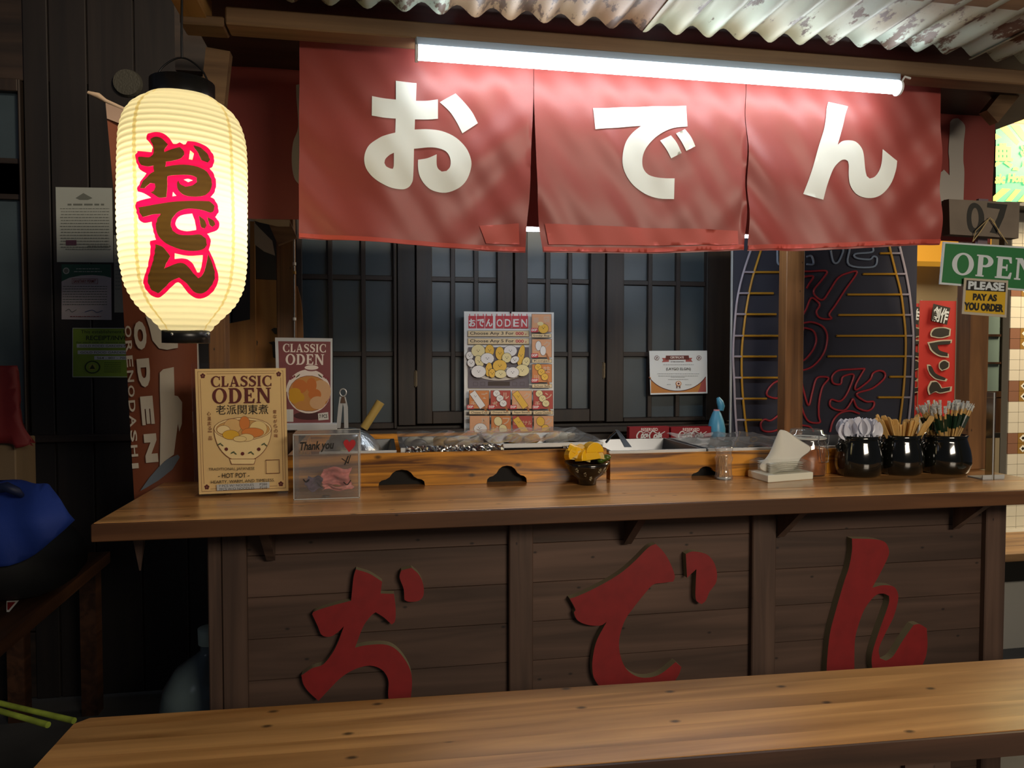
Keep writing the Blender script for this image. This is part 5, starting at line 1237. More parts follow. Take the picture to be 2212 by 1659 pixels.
# spoons
M_sp = mat('white_plastic_spoon', '#e6e9f6', .3, trans=.15)
Ls, Wsp = .054, .0185
def spoon_mesh():
    m = MB()
    for s_ in (0, 1):
        def fn(u, v):
            a = (u - .5) * 2; zt_ = v; w = math.sin(PI * min(1, max(0, zt_)) ** .85) ** .7 * Wsp if 0 < v < 1 else .0005
            return (a * w, .0042 * (1 - a * a) * math.sin(PI * v) + s_ * .0009, -Ls + zt_ * Ls)
        m.grid(fn, 8, 14)
    m.add([(-.003, 0, -Ls), (.003, 0, -Ls), (.003, .001, -Ls), (-.003, .001, -Ls), (-.004, 0, -Ls - .07), (.004, 0, -Ls - .07), (.004, .001, -Ls - .07), (-.004, .001, -Ls - .07)], [(0, 1, 5, 4), (1, 2, 6, 5), (2, 3, 7, 6), (3, 0, 4, 7), (7, 6, 5, 4)])
    return m.build('spoon', M_sp)
sp0 = spoon_mesh(); first = True
NS = 34
for k in range(NS):
    o = sp0 if first else sp0.copy()
    if not first: COL.objects.link(o)
    first = False
    f = (k + .5) / NS * 2 - 1; row = k % 3
    ln_ = f * .42 + R.uniform(-.05, .05)
    x_ = j1[0] + f * j1[2] * .80; y_ = j1[1] + (-.3 + .3 * row) * j1[2] * (1 - abs(f) * .5)
    zz_ = ZC + j1[3] + .054 - .010 * abs(f) ** 2 + R.uniform(-.005, .006)
    o.location = (x_ + math.sin(ln_) * .02, y_, zz_)
    o.rotation_euler = (R.uniform(-.08, .1), ln_ * .35, R.uniform(-1.45, 1.45) if k % 4 else R.uniform(-.4, .4))
    o['label'] = 'white plastic spoon standing bowl up in the left black jar'; o['category'] = 'spoon'; o['group'] = 'white spoons in the black jar'
# wooden cutlery
M_ws = mat('pale_birch', '#cfa763', .6, var=.12, bscale=30)
def stick(L_, w, d, wt=None):
    m = MB(); wt = wt or w
    m.add([(-w / 2, -d / 2, -L_), (w / 2, -d / 2, -L_), (w / 2, d / 2, -L_), (-w / 2, d / 2, -L_), (-wt / 2, -d / 2, -.006), (wt / 2, -d / 2, -.006), (wt / 2, d / 2, -.006), (-wt / 2, d / 2, -.006), (-wt / 3, -d / 2, 0), (wt / 3, -d / 2, 0), (wt / 3, d / 2, 0), (-wt / 3, d / 2, 0)],
          [(0, 3, 2, 1), (0, 1, 5, 4), (1, 2, 6, 5), (2, 3, 7, 6), (3, 0, 4, 7), (4, 5, 9, 8), (5, 6, 10, 9), (6, 7, 11, 10), (7, 4, 8, 11), (8, 9, 10, 11)]); return m
k0 = stick(.15, .006, .0035, .0165).build('wooden_spatula_spoon', M_ws); first = True
def tilt_place(o, jar, f, g, up, spread, rz=0):
    x0, cy, r, h = jar
    bx = x0 - f * r * .1; by = cy + g * r * .2
    tx_ = x0 + f * r * spread; ty = cy + g * r * .75; tz_ = ZC + h + up
    d = Vector((tx_ - bx, ty - by, tz_ - (ZC + h * .1))).normalized()
    o.location = (tx_, ty, tz_); o.rotation_euler = (d.to_track_quat('Z', 'Y').to_matrix() @ Matrix.Rotation(rz, 3, 'Z')).to_euler()
NW = 34
for k in range(NW):
    o = k0 if first else k0.copy()
    if not first: COL.objects.link(o)
    first = False
    f = (k + .5) / NW * 2 - 1 + R.uniform(-.06, .06); g = R.uniform(-.7, .8)
    tilt_place(o, j2, f, g, .040 + R.uniform(-.008, .012) + (.01 if abs(f) > .7 else 0), 1.25, R.uniform(-1, 1))
    o['label'] = 'pale wooden disposable spoon standing in the middle black jar'; o['category'] = 'spoon'; o['group'] = 'wooden spoons in the middle jar'
# wrapped chopsticks
M_gr = mat('dark_green_sleeve', '#16301f', .35); M_wrap = clear('wrapper_tip', '#f2f2f2', .38, .25)
root0 = None
Lc = .185
def chop():
    m = stick(Lc, .0052, .004, .0052); o = m.build('chopsticks', M_ws)
    q = MB(); q.box((-.0046, -.0036, -.062), (.0046, .0036, -.022)); q.build('sleeve', M_gr, o)
    q = MB(); q.grid(lambda u, v: ((.0040 + .0022 * math.sin(u * 30 + v * 9)) * math.cos(2 * PI * u) , (.0034 + .0018 * math.sin(u * 20 + v * 5)) * math.sin(2 * PI * u), -.004 + v * .019 + .002 * math.sin(u * 15)), 10, 4); w_ = q.build('wrapper_tip', mat('frosted_wrapper', '#e6e8e4', .3, trans=.35), o)
    q = MB(); q.box((-.0045, -.0006, .013), (.0050, .0006, .021)); q.build('wrapper_seal', mat('frosted_wrapper', ''), w_)
    return o
c0 = chop(); first = True
NC = 40
for k in range(NC):
    o = c0 if first else copy_tree(c0)
    first = False
    f = (k + .5) / NC * 2 - 1 + R.uniform(-.08, .08); g = R.uniform(-.8, .8)
    tilt_place(o, j3, f * .9, g, .083 - .018 * max(0, -f) + R.uniform(-.006, .008), 1.15, R.uniform(-.6, .6))
    o['label'] = 'wooden chopsticks in a dark green sleeve and clear wrapper in the right black jar'; o['category'] = 'chopsticks'; o['group'] = 'wrapped chopsticks in the right jar'
for k, (px, py) in enumerate(((2016, 866), (2008, 872), (2030, 864))):
    q = MB(); a_ = P(px - 2, py + 60, Y=j3[1]); b_ = P(px, py, Y=j3[1] + .01); q.tube([a_, b_], .0012, 6); single(q, 'skewer', M_ws, 'thin bare wooden skewer standing beside the wrapped chopsticks', 'skewer', 'bare skewers')
# ---- clear acrylic sign stand seen edge-on
c = base(2140, 1036)
t = thing('acrylic_stand', 'clear acrylic sign stand seen edge-on at the right end of the counter', 'sign stand', c)
q = MB(); a_ = P(2123, 1034, Y=c.y); b_ = P(2170, 1036, Y=c.y); q.box((a_.x, c.y, ZC), (b_.x, c.y + .06, ZC + .004), bev=.001); q.box((a_.x, c.y, ZC + .004), (b_.x, c.y + .003, ZC + .014)); q.build('foot', M_edge, t)
q = MB(); a_ = P(2143, 1030, Y=c.y); tpz = P(2148, 848, Y=c.y).z; xq = P(2150, 848, Y=c.y).x
q.add([(a_.x, c.y, ZC), (a_.x + .008, c.y, ZC), (a_.x + .010, c.y + .03, ZC), (a_.x + .002, c.y + .03, ZC), (xq - .004, c.y + .0, tpz), (xq + .004, c.y, tpz), (xq + .006, c.y + .03, tpz), (xq - .002, c.y + .03, tpz)], [(0, 3, 2, 1), (4, 5, 6, 7), (0, 1, 5, 4), (1, 2, 6, 5), (2, 3, 7, 6), (3, 0, 4, 7)]); q.build('upright_sheet', clear('acrylic_upright', '#d9cdb6', .25, .2), t)
q = MB(); q.box((a_.x, c.y - .001, ZC), (a_.x + .003, c.y + .001, tpz)); q.build('polished_edge', M_edge, t)

# ================================================================ right side signs
# ---- 07 plank
Y0 = 1.93
t = thing('number_plank', 'grey wooden plank painted 07 hanging by twine at the right of the stall', 'sign', P(2120, 520, Y=Y0))
M_gw = mat('grey_weathered_wood', '#6e6357', .7, var=.12, bscale=14); M_dk = mat('dark_plank_end', '#3d3229', .8)
lp = loopXZ([(2050, 430), (2203, 438), (2200, 515), (2052, 506)], Y0); q = MB(); prism_xz(q, [lp], Y0, Y0 + .03, M_dk, M_gw); q.build('board', None, t)
q = MB(); a_ = P(2050, 430, Y=Y0); q.use(M_dk).add([P(2050, 430, Y=Y0) , P(2052, 506, Y=Y0), P(2040, 508, Y=Y0 + .05), P(2038, 432, Y=Y0 + .05)], [(0, 1, 2, 3)]); q.build('board_end', None, t)
p = Print(Y0, .0004)
p.poly(mat('charcoal_paint', '#24231f', .7), [(x_, y_) for x_, y_ in [(2104 + 19 * math.cos(a) + 3 * math.cos(a) ** 2, 471 + 33 * math.sin(a)) for a in [2 * PI * k / 28 for k in range(28)]]], [(2106 + 8 * math.cos(a), 471 + 22 * math.sin(a)) for a in [2 * PI * k / 24 for k in range(24)]])
p.poly(mat('charcoal_paint', '#24231f'), [(2133, 438), (2176, 442), (2168, 470), (2152, 505), (2138, 502), (2154, 470), (2160, 452), (2132, 448)])
p.build('painted_number', None, t)
M_tw = mat('twine', '#a8946a', .9)
q = MB(); q.tube([P(2101, 522, Y=Y0 - .006), P(2118, 500, Y=Y0 - .006), P(2138, 470, Y=Y0 - .008), P(2152, 490, Y=Y0 - .008), P(2176, 526, Y=Y0 - .006)], .0018, 6); q.tube([P(2101, 522, Y=Y0 - .008), P(2108, 498, Y=Y0 - .009), P(2134, 474, Y=Y0 - .01)], .0013, 6)
q.tube([P(2137, 470, Y=Y0 - .009), P(2146, 476, Y=Y0 - .009), P(2160, 505, Y=Y0 - .01)], .0013, 6); q.build('twine', M_tw, t)
# ---- OPEN sign
Y0 = 1.915
t = thing('open_sign', 'green OPEN sign with white edge hanging below the grey plank', 'sign', P(2130, 615, Y=Y0))
M_g = mat('sign_green', '#2f7242', .4); M_sw = mat('sign_white', '#c6cfd4', .4)
l0 = [(2042, 526), (2262, 540), (2258, 628), (2034, 610)]
q = MB(); prism_xz(q, [loopXZ([(2038, 522), (2262, 536), (2258, 632), (2030, 614)], Y0)], Y0, Y0 + .004, M_sw, M_sw); q.build('board', None, t)
p = Print(Y0, .0003); p.poly(M_g, l0); p.serif(M_sw, 'OPEN', 2056, 553, 2240, 600, 5.0); p.build('sign_print', None, t)
# ---- pay sign
Y0 = 1.905
t = thing('pay_sign', 'yellow and black PLEASE PAY AS YOU ORDER card below the OPEN sign', 'sign', P(2125, 684, Y=Y0))
q = MB(); prism_xz(q, [loopXZ([(2083, 600), (2178, 606), (2174, 686), (2078, 678)], Y0)], Y0, Y0 + .002, M_sw, M_sw); q.build('card', mat('laminate_edge', '#b3aa98', .35), t)
p = Print(Y0, .0003); p.poly(mat('sign_yellow', '#c9a224', .45), [(2088, 605), (2173, 611), (2170, 680), (2083, 673)]); p.poly(M_black, [(2088, 605), (2173, 611), (2172, 631), (2086, 627)])
p.text(M_sw, 'PLEASE', 2091, 609, 2169, 627, .05, 3.2); p.text(M_black, 'PAY AS', 2101, 635, 2153, 650, .055, 3); p.text(M_black, 'YOU ORDER', 2082, 655, 2167, 672, .055, 3.5); p.build('card_print', None, t)
q = MB(); q.box(P(2112, 540, Y=1.97), P(2135, 430, Y=1.97) + Vector((0, .01, 0))); q.build('backing_strip', mat('mauve_strip', '#6a5a62', .6), st)
# ---- lightbox
Y0 = 3.9
def dimbase(m_):
    b_ = m_.node_tree.nodes['Principled BSDF']; c_ = b_.inputs['Base Color'].default_value; b_.inputs['Base Color'].default_value = (c_[0] * .15, c_[1] * .15, c_[2] * .15, 1); return m_
t = thing('lightbox_sign', 'glowing green and yellow lightbox with food stall lettering at right edge', 'sign', P(2190, 440, Y=Y0))
q = MB(); q.box(P(2150, 442, Y=Y0 + .002), P(2420, 262, Y=Y0 + .002) + Vector((0, .12, 0))); q.build('case', M_blk, t)
M_lg = dimbase(mat('lit_green', '#35b57a', .5, emit=1.0)); M_ly = dimbase(mat('lit_yellow', '#ffe648', .5, emit=1.0))
p = Print(Y0, .0006); p.rect(M_lg, 2151, 270, 2420, 436)
def lp2(pts): return tr(pts, 2040, 160, 4.879)
for pts in ([(540, 530), (650, 535), (790, 715), (765, 750)], [(695, 540), (790, 540), (839, 620), (839, 710), (820, 700)], [(535, 628), (598, 668), (535, 692)], [(605, 1205), (695, 1212), (545, 1340), (508, 1338), (510, 1290)], [(745, 1215), (805, 1220), (700, 1343), (637, 1340)], [(839, 1265), (839, 1350), (770, 1345)], [(708, 1015), (722, 988), (745, 980), (768, 988), (780, 1018)], [(528, 980), (530, 940), (560, 922), (598, 940)], [(618, 938), (640, 920), (712, 955), (692, 990)]): p.poly(M_ly, lp2(pts))
p.poly(M_ly, lp2([(532, 762), (570, 762), (572, 732), (605, 732), (607, 762), (615, 732), (645, 732), (643, 768), (694, 770), (692, 888), (716, 890), (714, 922), (528, 918)]), *[lp2(rect(a, c, a + 12, c + 28)) for c in (800, 855) for a in (558, 600, 642)])
a_ = lp2([(790, 745), (900, 985)]); p.text(M_ly, '港', a_[0][0], a_[0][1], a_[1][0], a_[1][1], .05)
a_ = lp2([(522, 1055), (632, 1160)]); p.text(M_ly, 'sic', a_[0][0], a_[0][1], a_[1][0], a_[1][1], .04, 0, .15)
a_ = lp2([(655, 1050), (880, 1170)]); p.text(M_ly, 'Hong', a_[0][0], a_[0][1], a_[1][0], a_[1][1], .05, 0, .2)
p.build('lit_face', None, t)
q = MB(); q.box(P(2151, 263, Y=Y0), P(2420, 249, Y=Y0) + Vector((0, .1, 0))); q.build('lit_top_band', mat('lit_amber', '#ffb534', .5, emit=.7), t)
# ---- red katakana banner
Y0 = 4.0
def red_banner(lab, x0, x1, y0, y1, off_, Y0):
    t = thing('red_banner', lab, 'banner', P((x0 + x1) / 2, y1, Y=Y0), 'red banners')
    X0, X1 = P(x0, 800, Y=Y0).x, P(x1, 800, Y=Y0).x; Z0, Z1 = P(x0, y1, Y=Y0).z, P(x0, y0, Y=Y0).z
    q = MB(); q.grid(lambda u, v: (lerp(X0, X1, u), Y0 + .002 * math.sin(u * 9), lerp(Z0, Z1, v)), 8, 6); q.build('cloth', mat('banner_red', '#a8221c', .6, trans=.15), t)
    p = Print(Y0 - .004, .0008); M_o2 = mat('banner_outline', '#a09a8a', .6)
    for l in ([(1535,745),(1560,715),(1620,708),(1665,720),(1660,760),(1600,775),(1540,765)], [(1515,820),(1600,805),(1672,802),(1668,825),(1575,832),(1590,870),(1650,890),(1650,915),(1590,905),(1540,870)],
              [(1595,965),(1625,948),(1655,965),(1650,995),(1610,1015),(1592,995)], [(1505,985),(1530,990),(1560,1040),(1635,1075),(1625,1090),(1560,1075),(1515,1030)], [(1510,1150),(1530,1105),(1570,1105),(1600,1150),(1665,1140),(1660,1165),(1590,1180),(1560,1170),(1520,1190)]):
        q_ = [(x_ + off_, y_) for x_, y_ in tr(l, 1560, 500, 3.3926)]
        cx = sum(a for a, _ in q_) / len(q_); cy = sum(c for _, c in q_) / len(q_)
        q_ = smooth_loop(q_, 60, 4)
        p.poly(M_o2, [(cx + (a - cx) * 1.12 + (1 if a > cx else -1), cy + (c - cy) * 1.1 + (1.3 if c > cy else -1.3)) for a, c in q_]); p.poly(M_black, q_)
    b_ = tr([(1540, 530), (1665, 560), (1640, 685), (1525, 650)], 1560, 500, 3.3926); p.poly(M_black, [(a + off_, c) for a, c in b_])
    p.text(M_sw, '創作', 2013 + off_, 664, 2046 + off_, 697, .03, 12)
    q = MB(); q.tube([(X1 + .012, Y0, 0), (X1 + .012, Y0, Z1 + .02)], .008, 8); q.build('pole', M_edge, t)
    p.build('banner_print', None, t); return t
red_banner('red banner with large black katakana behind the chopstick jar', 1984, 2063, 649, 900, 0, Y0)
q = red_banner('narrow slice of another red banner between the dark neon board and the katakana banner', 1960, 1983, 655, 905, -62, Y0 + .25)
# ---- dark board with unlit neon tubing
Y0 = 3.05
t = thing('neon_board', 'dark acrylic board with unlit white yellow and red neon tubing behind the stall', 'sign', P(1780, 980, Y=Y0))
q = MB(); q.box(P(1580, 990, Y=Y0), P(1982, 520, Y=Y0) + Vector((0, .006, 0))); q.build('board', mat('dark_gloss_acrylic', '#41424c', .2, spec=.6), t)
q = MB(); q.box(P(1579, 990, Y=Y0 - .002), P(1581.2, 520, Y=Y0 - .002) + Vector((0, .01, 0))); q.build('board_edge', M_edge, t)
Yt = Y0 - .012; K = lambda pts: [P(a, c, Y=Yt) for a, c in smooth_open(tr(pts, 1560, 500, 3.3926), 5)]
M_nw = mat('unlit_white_neon', '#a39ba6', .35); M_ny = mat('unlit_yellow_neon', '#b98a2a', .35); M_nr = mat('unlit_red_neon', '#a8323a', .35); M_nb = mat('unlit_blue_neon', '#8a9bb0', .35)
rn = .0052
for m_, pts in ((M_nw, [(215,120),(150,320),(110,500),(90,700),(80,900),(88,1100),(95,1300),(112,1560)]), (M_ny, [(290,120),(220,350),(180,550),(155,750),(143,900),(145,1100),(160,1300),(190,1560)]),
                (M_ny, [(1225,110),(1270,290),(1310,450),(1335,650),(1345,800),(1340,1000),(1325,1200),(1295,1450)]), (M_nw, [(1300,110),(1345,300),(1375,470),(1395,680),(1400,800),(1395,1000),(1385,1200),(1360,1450)])):
    q = MB(); q.tube(K(pts), rn, 8); q.build('neon_tube', m_, t)
def ytick(y, cur):
    for (a, c), (d, e) in zip(cur, cur[1:]):
        if c <= y <= e: return lerp(a, d, (y - c) / (e - c))
yl = [(280,120),(220,350),(180,550),(155,750),(143,900),(145,1100),(160,1300),(185,1520)]; wl_ = [(215,120),(150,320),(110,500),(90,700),(80,900),(88,1100),(95,1300),(110,1520)]
yr = [(1225,120),(1270,290),(1310,450),(1335,650),(1345,800),(1340,1000),(1325,1200),(1300,1440)]; wr = [(1300,120),(1345,300),(1375,470),(1395,680),(1400,800),(1395,1000),(1385,1200),(1365,1440)]
for y, x1_ in ((298, 418), (453, 375), (607, 395), (765, 455), (917, 397), (1072, 435), (1226, 325), (1382, 290)):
    q = MB(); q.tube(K([(ytick(y, yl), y), (x1_, y)]), rn, 8); q.build('neon_tube', M_ny, t); q = MB(); q.tube(K([(ytick(y, wl_), y), (ytick(y, yl), y)]), rn * .95, 8); q.build('neon_tube', M_nw, t)
for y, x0_ in ((160, 1158), (312, 1033), (462, 918), (612, 853), (765, 838), (915, 775), (1065, 1228), (1216, 1143)):
    q = MB(); q.tube(K([(x0_, y), (ytick(y, yr), y)]), rn, 8); q.build('neon_tube', M_ny, t); q = MB(); q.tube(K([(ytick(y, yr), y), (ytick(y, wr), y)]), rn * .95, 8); q.build('neon_tube', M_nw, t)
for m_, pts in ((M_nr, [(435,330),(460,300),(520,292),(640,292),(765,290),(735,350),(672,430),(690,480),(740,500),(790,430),(850,340),(920,305),(988,300),(900,430),(830,540),(785,605),(800,640),(720,635),(690,590),(715,540),(690,505),(650,490),(610,580),(560,640),(500,620),(440,590),(440,540)]),
                (M_nr, [(470,380),(540,350),(610,330),(668,330),(640,380),(618,418)]), (M_nr, [(600,670),(660,665),(735,695),(770,765),(750,880),(680,975),(600,1015),(520,1010),(455,960),(445,900),(500,760),(560,690),(600,670)]),
                (M_nr, [(600,705),(665,725),(690,790),(665,870),(595,945),(545,910),(560,790),(600,705)]),
                (M_nr, [(450,1085),(380,1110),(330,1170),(338,1208),(410,1220),(430,1160),(500,1110),(575,1100),(592,1150),(632,1275),(660,1180),(690,1080),(740,1065),(780,1078),(735,1140),(710,1250),(708,1350),(715,1400),(640,1395),(600,1340),(560,1230),(520,1330),(440,1430),(370,1465),(300,1460),(283,1410),(310,1378),(360,1385),(445,1320)]),
                (M_nr, [(1045,1005),(960,1010),(850,1020),(805,1065),(815,1112),(868,1118),(885,1065),(962,1048),(945,1120),(905,1205),(860,1245),(800,1232),(790,1275),(830,1305),(900,1308),(945,1250),(960,1228),(990,1290),(1060,1315),(1105,1290),(1110,1248),(1050,1245),(985,1190),(1100,1150),(1185,1080),(1190,1035),(1150,1020),(1105,1040),(1080,1090),(985,1160),(980,1120),(1045,1005)]),
                (M_nr, [(790,1470),(812,1390),(860,1335),(935,1315),(1005,1335)]), (M_nr, [(580,1420),(640,1430),(670,1465)]),
                (M_nb, [(405,120),(405,175),(412,238),(470,240)]), (M_nb, [(620,185),(655,182),(668,238),(620,240)]), (M_nb, [(795,140),(815,222),(850,225),(885,150),(880,120)]), (M_nb, [(935,120),(930,245),(1105,260),(1135,200),(1110,182),(1080,205),(985,195),(975,165),(1095,152),(1105,120)])):
    q = MB(); q.tube(K(pts), rn * .9, 8); q.build('neon_tube', m_, t)
# ---- bench area beyond the right end
Yb_ = 3.9
q = MB(); xb = P(2140, 1200, Y=Yb_).x
t = thing('tiled_bench', 'white panelled bench with a beige wooden seat beyond the right end of the counter', 'bench', (xb, Yb_, 0))
q.box((xb, Yb_, 0), (xb + 2.2, Yb_ + .9, P(2180, 1160, Y=Yb_).z)); q.build('base', mat('off_white_panel', '#a9a79f', .6), t)
zs_ = P(2185, 1205, Y=Yb_ - .9).z; xs_ = P(2150, 1205, Y=Yb_ - .9).x
for k in range(3): q = MB(); q.box((xs_, Yb_ - .9 + k * .13, zs_ - .02), (xs_ + 1.8, Yb_ - .78 + k * .13, zs_ + .02), bev=.003); q.build('seat_slat', wood('beige_bench_wood', '#a5835a', '#7f6040', 'x', .5), t)
q = MB(); q.box((xs_, Yb_ - .88, zs_ - .12), (xs_ + 1.8, Yb_ - .84, zs_ - .02)); q.build('apron', M_blk, t)
q = MB(); q.box((xs_, Yb_ - .8, 0), (xs_ + 1.8, Yb_ - .6, zs_ - .02)); q.build('plinth', mat('off_white_panel', '#a9a79f', .6), t)
# ---- dark chair beyond the post
Yc_ = 4.95
t = thing('chair', 'dark wooden chair with a brown back behind the right post', 'chair', (P(2165, 1010, Y=Yc_).x, Yc_, 0))
x0_, x1_ = P(2132, 900, Y=Yc_).x, P(2178, 900, Y=Yc_).x; zs2 = P(2150, 935, Y=Yc_).z
q = MB(); q.box((x0_ - .1, Yc_, zs2 - .04), (x1_ + .2, Yc_ + .4, zs2), bev=.004); q.build('seat', M_blk, t)
q = MB(); q.box((x0_ - .1, Yc_ + .38, zs2 + .05), (x1_ + .2, Yc_ + .41, P(2150, 868, Y=Yc_).z)); q.build('backrest', M_brown, t)
for a in (x0_ - .08, x1_ - .02):
    for d in (.02, .36): q = MB(); q.box((a, Yc_ + d, 0), (a + .04, Yc_ + d + .035, zs2 - .04)); q.build('leg', M_blk, t)

# ================================================================ bench in front
ZBn = .75
a0, a1 = P(185, 1555, Z=ZBn), P(2212, 1419, Z=ZBn)
f0, f1 = P(1210, 1652, Z=ZBn), P(2212, 1577, Z=ZBn)
dirb = (a1 - a0).normalized(); dirf = (f1 - f0).normalized(); db = ((dirb + dirf) / 2).normalized()
nrm = Vector((-db.y, db.x, 0))
wB = ((a0 + a1) / 2 - (f0 + f1) / 2).dot(nrm)
org = (a0 + a1) / 2 - nrm * wB
sL = (a0 - org).dot(db) - .015; sR = sL + 2.6
t = thing('bench', 'long varnished pine bench top in the foreground below the counter', 'bench', org + Vector((0, 0, -ZBn)))
bq = lambda s_, w, z: org + db * s_ + nrm * w + Vector((0, 0, z))
npk = 6; widths = [0]
for k in range(npk): widths.append(widths[-1] + wB / npk * (1 + .22 * math.sin(k * 2.1)))
widths = [w * wB / widths[-1] for w in widths]
for k in range(npk):
    w0, w1 = widths[k] + .0001, widths[k + 1] - .0001
    c0_ = .02 if k == npk - 1 else 0; c1_ = .02 if k == 0 else 0
    for zz0, tag_ in ((0, 0),):
        th_ = .036; L0_ = sL - (w1 / wB) * 0 
        v = []
        for z in (-th_, -.002, 0):
            i_ = 0
            v += [bq(sL + i_ + (c1_ if k == 0 else 0), w0 + i_, z), bq(sR, w0 + i_, z), bq(sR, w1 - i_, z), bq(sL + i_ + c0_, w1 - i_, z), bq(sL + i_, w1 - i_ - (.02 if c0_ else .001), z), bq(sL + i_, w0 + i_ + (.02 if c1_ else .001), z)]
        f = [[5, 4, 3, 2, 1, 0], [12, 13, 14, 15, 16, 17]]
        for r in range(2):
            for j in range(6): f.append([r * 6 + j, r * 6 + (j + 1) % 6, r * 6 + 6 + (j + 1) % 6, r * 6 + 6 + j])
        q = MB(); q.add(v, f); q.build('plank', W_b, t)
q = MB(); v = [bq(s_, w, z) for z in (-.044, -.0015) for s_, w in ((sL + .02, -.007), (sR, -.007), (sR, -.0002), (sL + .02, -.0002))]
q.add(v, [(0, 3, 2, 1), (4, 5, 6, 7), (0, 1, 5, 4), (1, 2, 6, 5), (2, 3, 7, 6), (3, 0, 4, 7)]); q.build('edge_strip', wood('bench_edge_shade', '#54392a', '#3a261a', 'x', .5), t, 'dark brown front edge in painted shade')  # strip added to put the front face's shade into the colour
lx0 = P(1945, 1630, Z=ZBn - .06); s_l = (lx0 - org).dot(db)
def bx(s0, s1, w0, w1, z0, z1, nm):
    v = [bq(s, w, z) for z in (z0, z1) for s, w in ((s0, w0), (s1, w0), (s1, w1), (s0, w1))]
    q = MB(); q.add(v, [(0, 3, 2, 1), (4, 5, 6, 7), (0, 1, 5, 4), (1, 2, 6, 5), (2, 3, 7, 6), (3, 0, 4, 7)]); q.build(nm, W_p, t)
bx(sL + .15, s_l + .1, .05, .075, -.12, -.036, 'apron')
bx(s_l, s_l + .06, .04, .1, -ZBn, -.036, 'leg'); bx(s_l, s_l + .06, wB - .1, wB - .04, -ZBn, -.036, 'leg'); bx(sL + .2, sL + .26, .04, .1, -ZBn, -.036, 'leg'); bx(sL + .2, sL + .26, wB - .1, wB - .04, -ZBn, -.036, 'leg')
# ================================================================ left side
# ---- water jug
Yj = 2.25; c = P(455, 1400, Y=Yj); ztp = P(450, 1356, Y=Yj).z; rj = (P(455, 1500, Y=Yj).x - P(345, 1500, Y=Yj).x)
t = thing('water_jug', 'large clear water jug with pale cap on the floor left of the counter', 'jug', (c.x, Yj, 0))
hj = ztp
m = MB(); m.lathe((c.x, Yj, 0), [(0, 0), (rj * .95, 0), (rj, .03), (rj, hj * .3), (rj * .96, hj * .33), (rj, hj * .36), (rj, hj * .66), (rj * .93, hj * .74), (rj * .7, hj * .82), (rj * .3, hj * .88), (rj * .2, hj * .9), (rj * .2, hj * .94)], 36); m.build('body', mat('hazy_water_plastic', '#5d6c6e', .2, spec=.5), t)
m = MB(); m.lathe((c.x, Yj, 0), [(rj * .24, hj * .93), (rj * .25, hj), (0, hj)], 20); m.build('cap', mat('pale_green_cap', '#a9bdae', .4), t)
# ---- tall banner on a pole
Yf = 2.32
t = thing('feather_banner', 'tall brown ODEN ORENODASHI banner on a white pole behind the counter end', 'banner', P(420, 1090, Y=Yf))
LB = [(228, 222), (262, 620), (291, 1100)]; RB = [(420, 300), (424, 700), (432, 1130)]
def bedge(pts, v): return edge(pts, v)
def bfn(u, v):
    a = edge(LB, v); b_ = edge(RB, v); x_, y_ = lerp(a[0], b_[0], u), lerp(a[1], b_[1], u); q = P(x_, y_, Y=Yf); q.y += .006 * math.sin(u * 7 + v * 3); return q
q = MB(); q.grid(bfn, 16, 40); q.build('cloth', mat('rust_brown_banner', '#7a3f24', .65, trans=.15), t)
q = MB(); q.add([P(228, 222, Y=Yf - .004), P(420, 300, Y=Yf - .004), P(422, 330, Y=Yf - .004), P(231, 256, Y=Yf - .004)], [(0, 3, 2, 1)]); q.build('top_hem', mat('pale_hem', '#a58c7c', .7), t)
q = MB(); q.tube([P(190, 200, Y=Yf), P(212, 207, Y=Yf), P(228, 218, Y=Yf), P(428, 310, Y=Yf + .01)], [.005, .009, .006, .006], 8); q.build('top_rod', mat('cream_rod', '#b59f88', .6), t)
q = MB(); q.tube([P(430, 1140, Y=Yf + .02), P(423, 800, Y=Yf + .02), P(405, 290, Y=Yf + .02)], .010, 10); q.build('pole', mat('white_pole', '#b9b2ac', .4), t)
M_bl = mat('banner_cream_letters', '#b3aa9c', .65)
p = Print(Yf - .012, .0003)
def vtext(s_, x0, y0, x1, y1, wd, hts, bold):
    """letters turned a quarter clockwise, running down the photo from (x0,y0) to (x1,y1)"""
    n = len(s_)
    for i, ch in enumerate(s_):
        f = (i + .5) / n; cx, cy = lerp(x0, x1, f), lerp(y0, y1, f); L_ = hts * (.45 if ch == 'I' else 1)
        p.text(M_bl, ch, cx - L_ / 2, cy - wd / 2, cx + L_ / 2, cy + wd / 2, bold, 85)
vtext('ORENODASHI', 276, 700, 294, 1022, 14, 25, .02)
vtext('ODEN', 300, 684, 331, 1008, 27, 62, .07)
sA = lambda l: p.poly(M_bl, tr(l, 200, 640, 3.456))
sA([(400, 150), (470, 160), (530, 230), (545, 290), (640, 320), (640, 385), (560, 400), (500, 390), (450, 330), (430, 240)])
sA([(505, 570), (530, 545), (610, 528), (615, 740), (640, 745), (672, 790), (670, 950), (650, 1010), (640, 950), (610, 1180), (540, 1230), (505, 1265), (512, 900), (505, 700)])
p.poly(mat('banner_blue_grey', '#5c6672', .65), tr([(360, 1450), (430, 1350), (500, 1270), (560, 1215), (640, 1180), (655, 1200), (600, 1290), (500, 1370), (400, 1430)], 200, 640, 3.456))
p.build('banner_print', None, t)
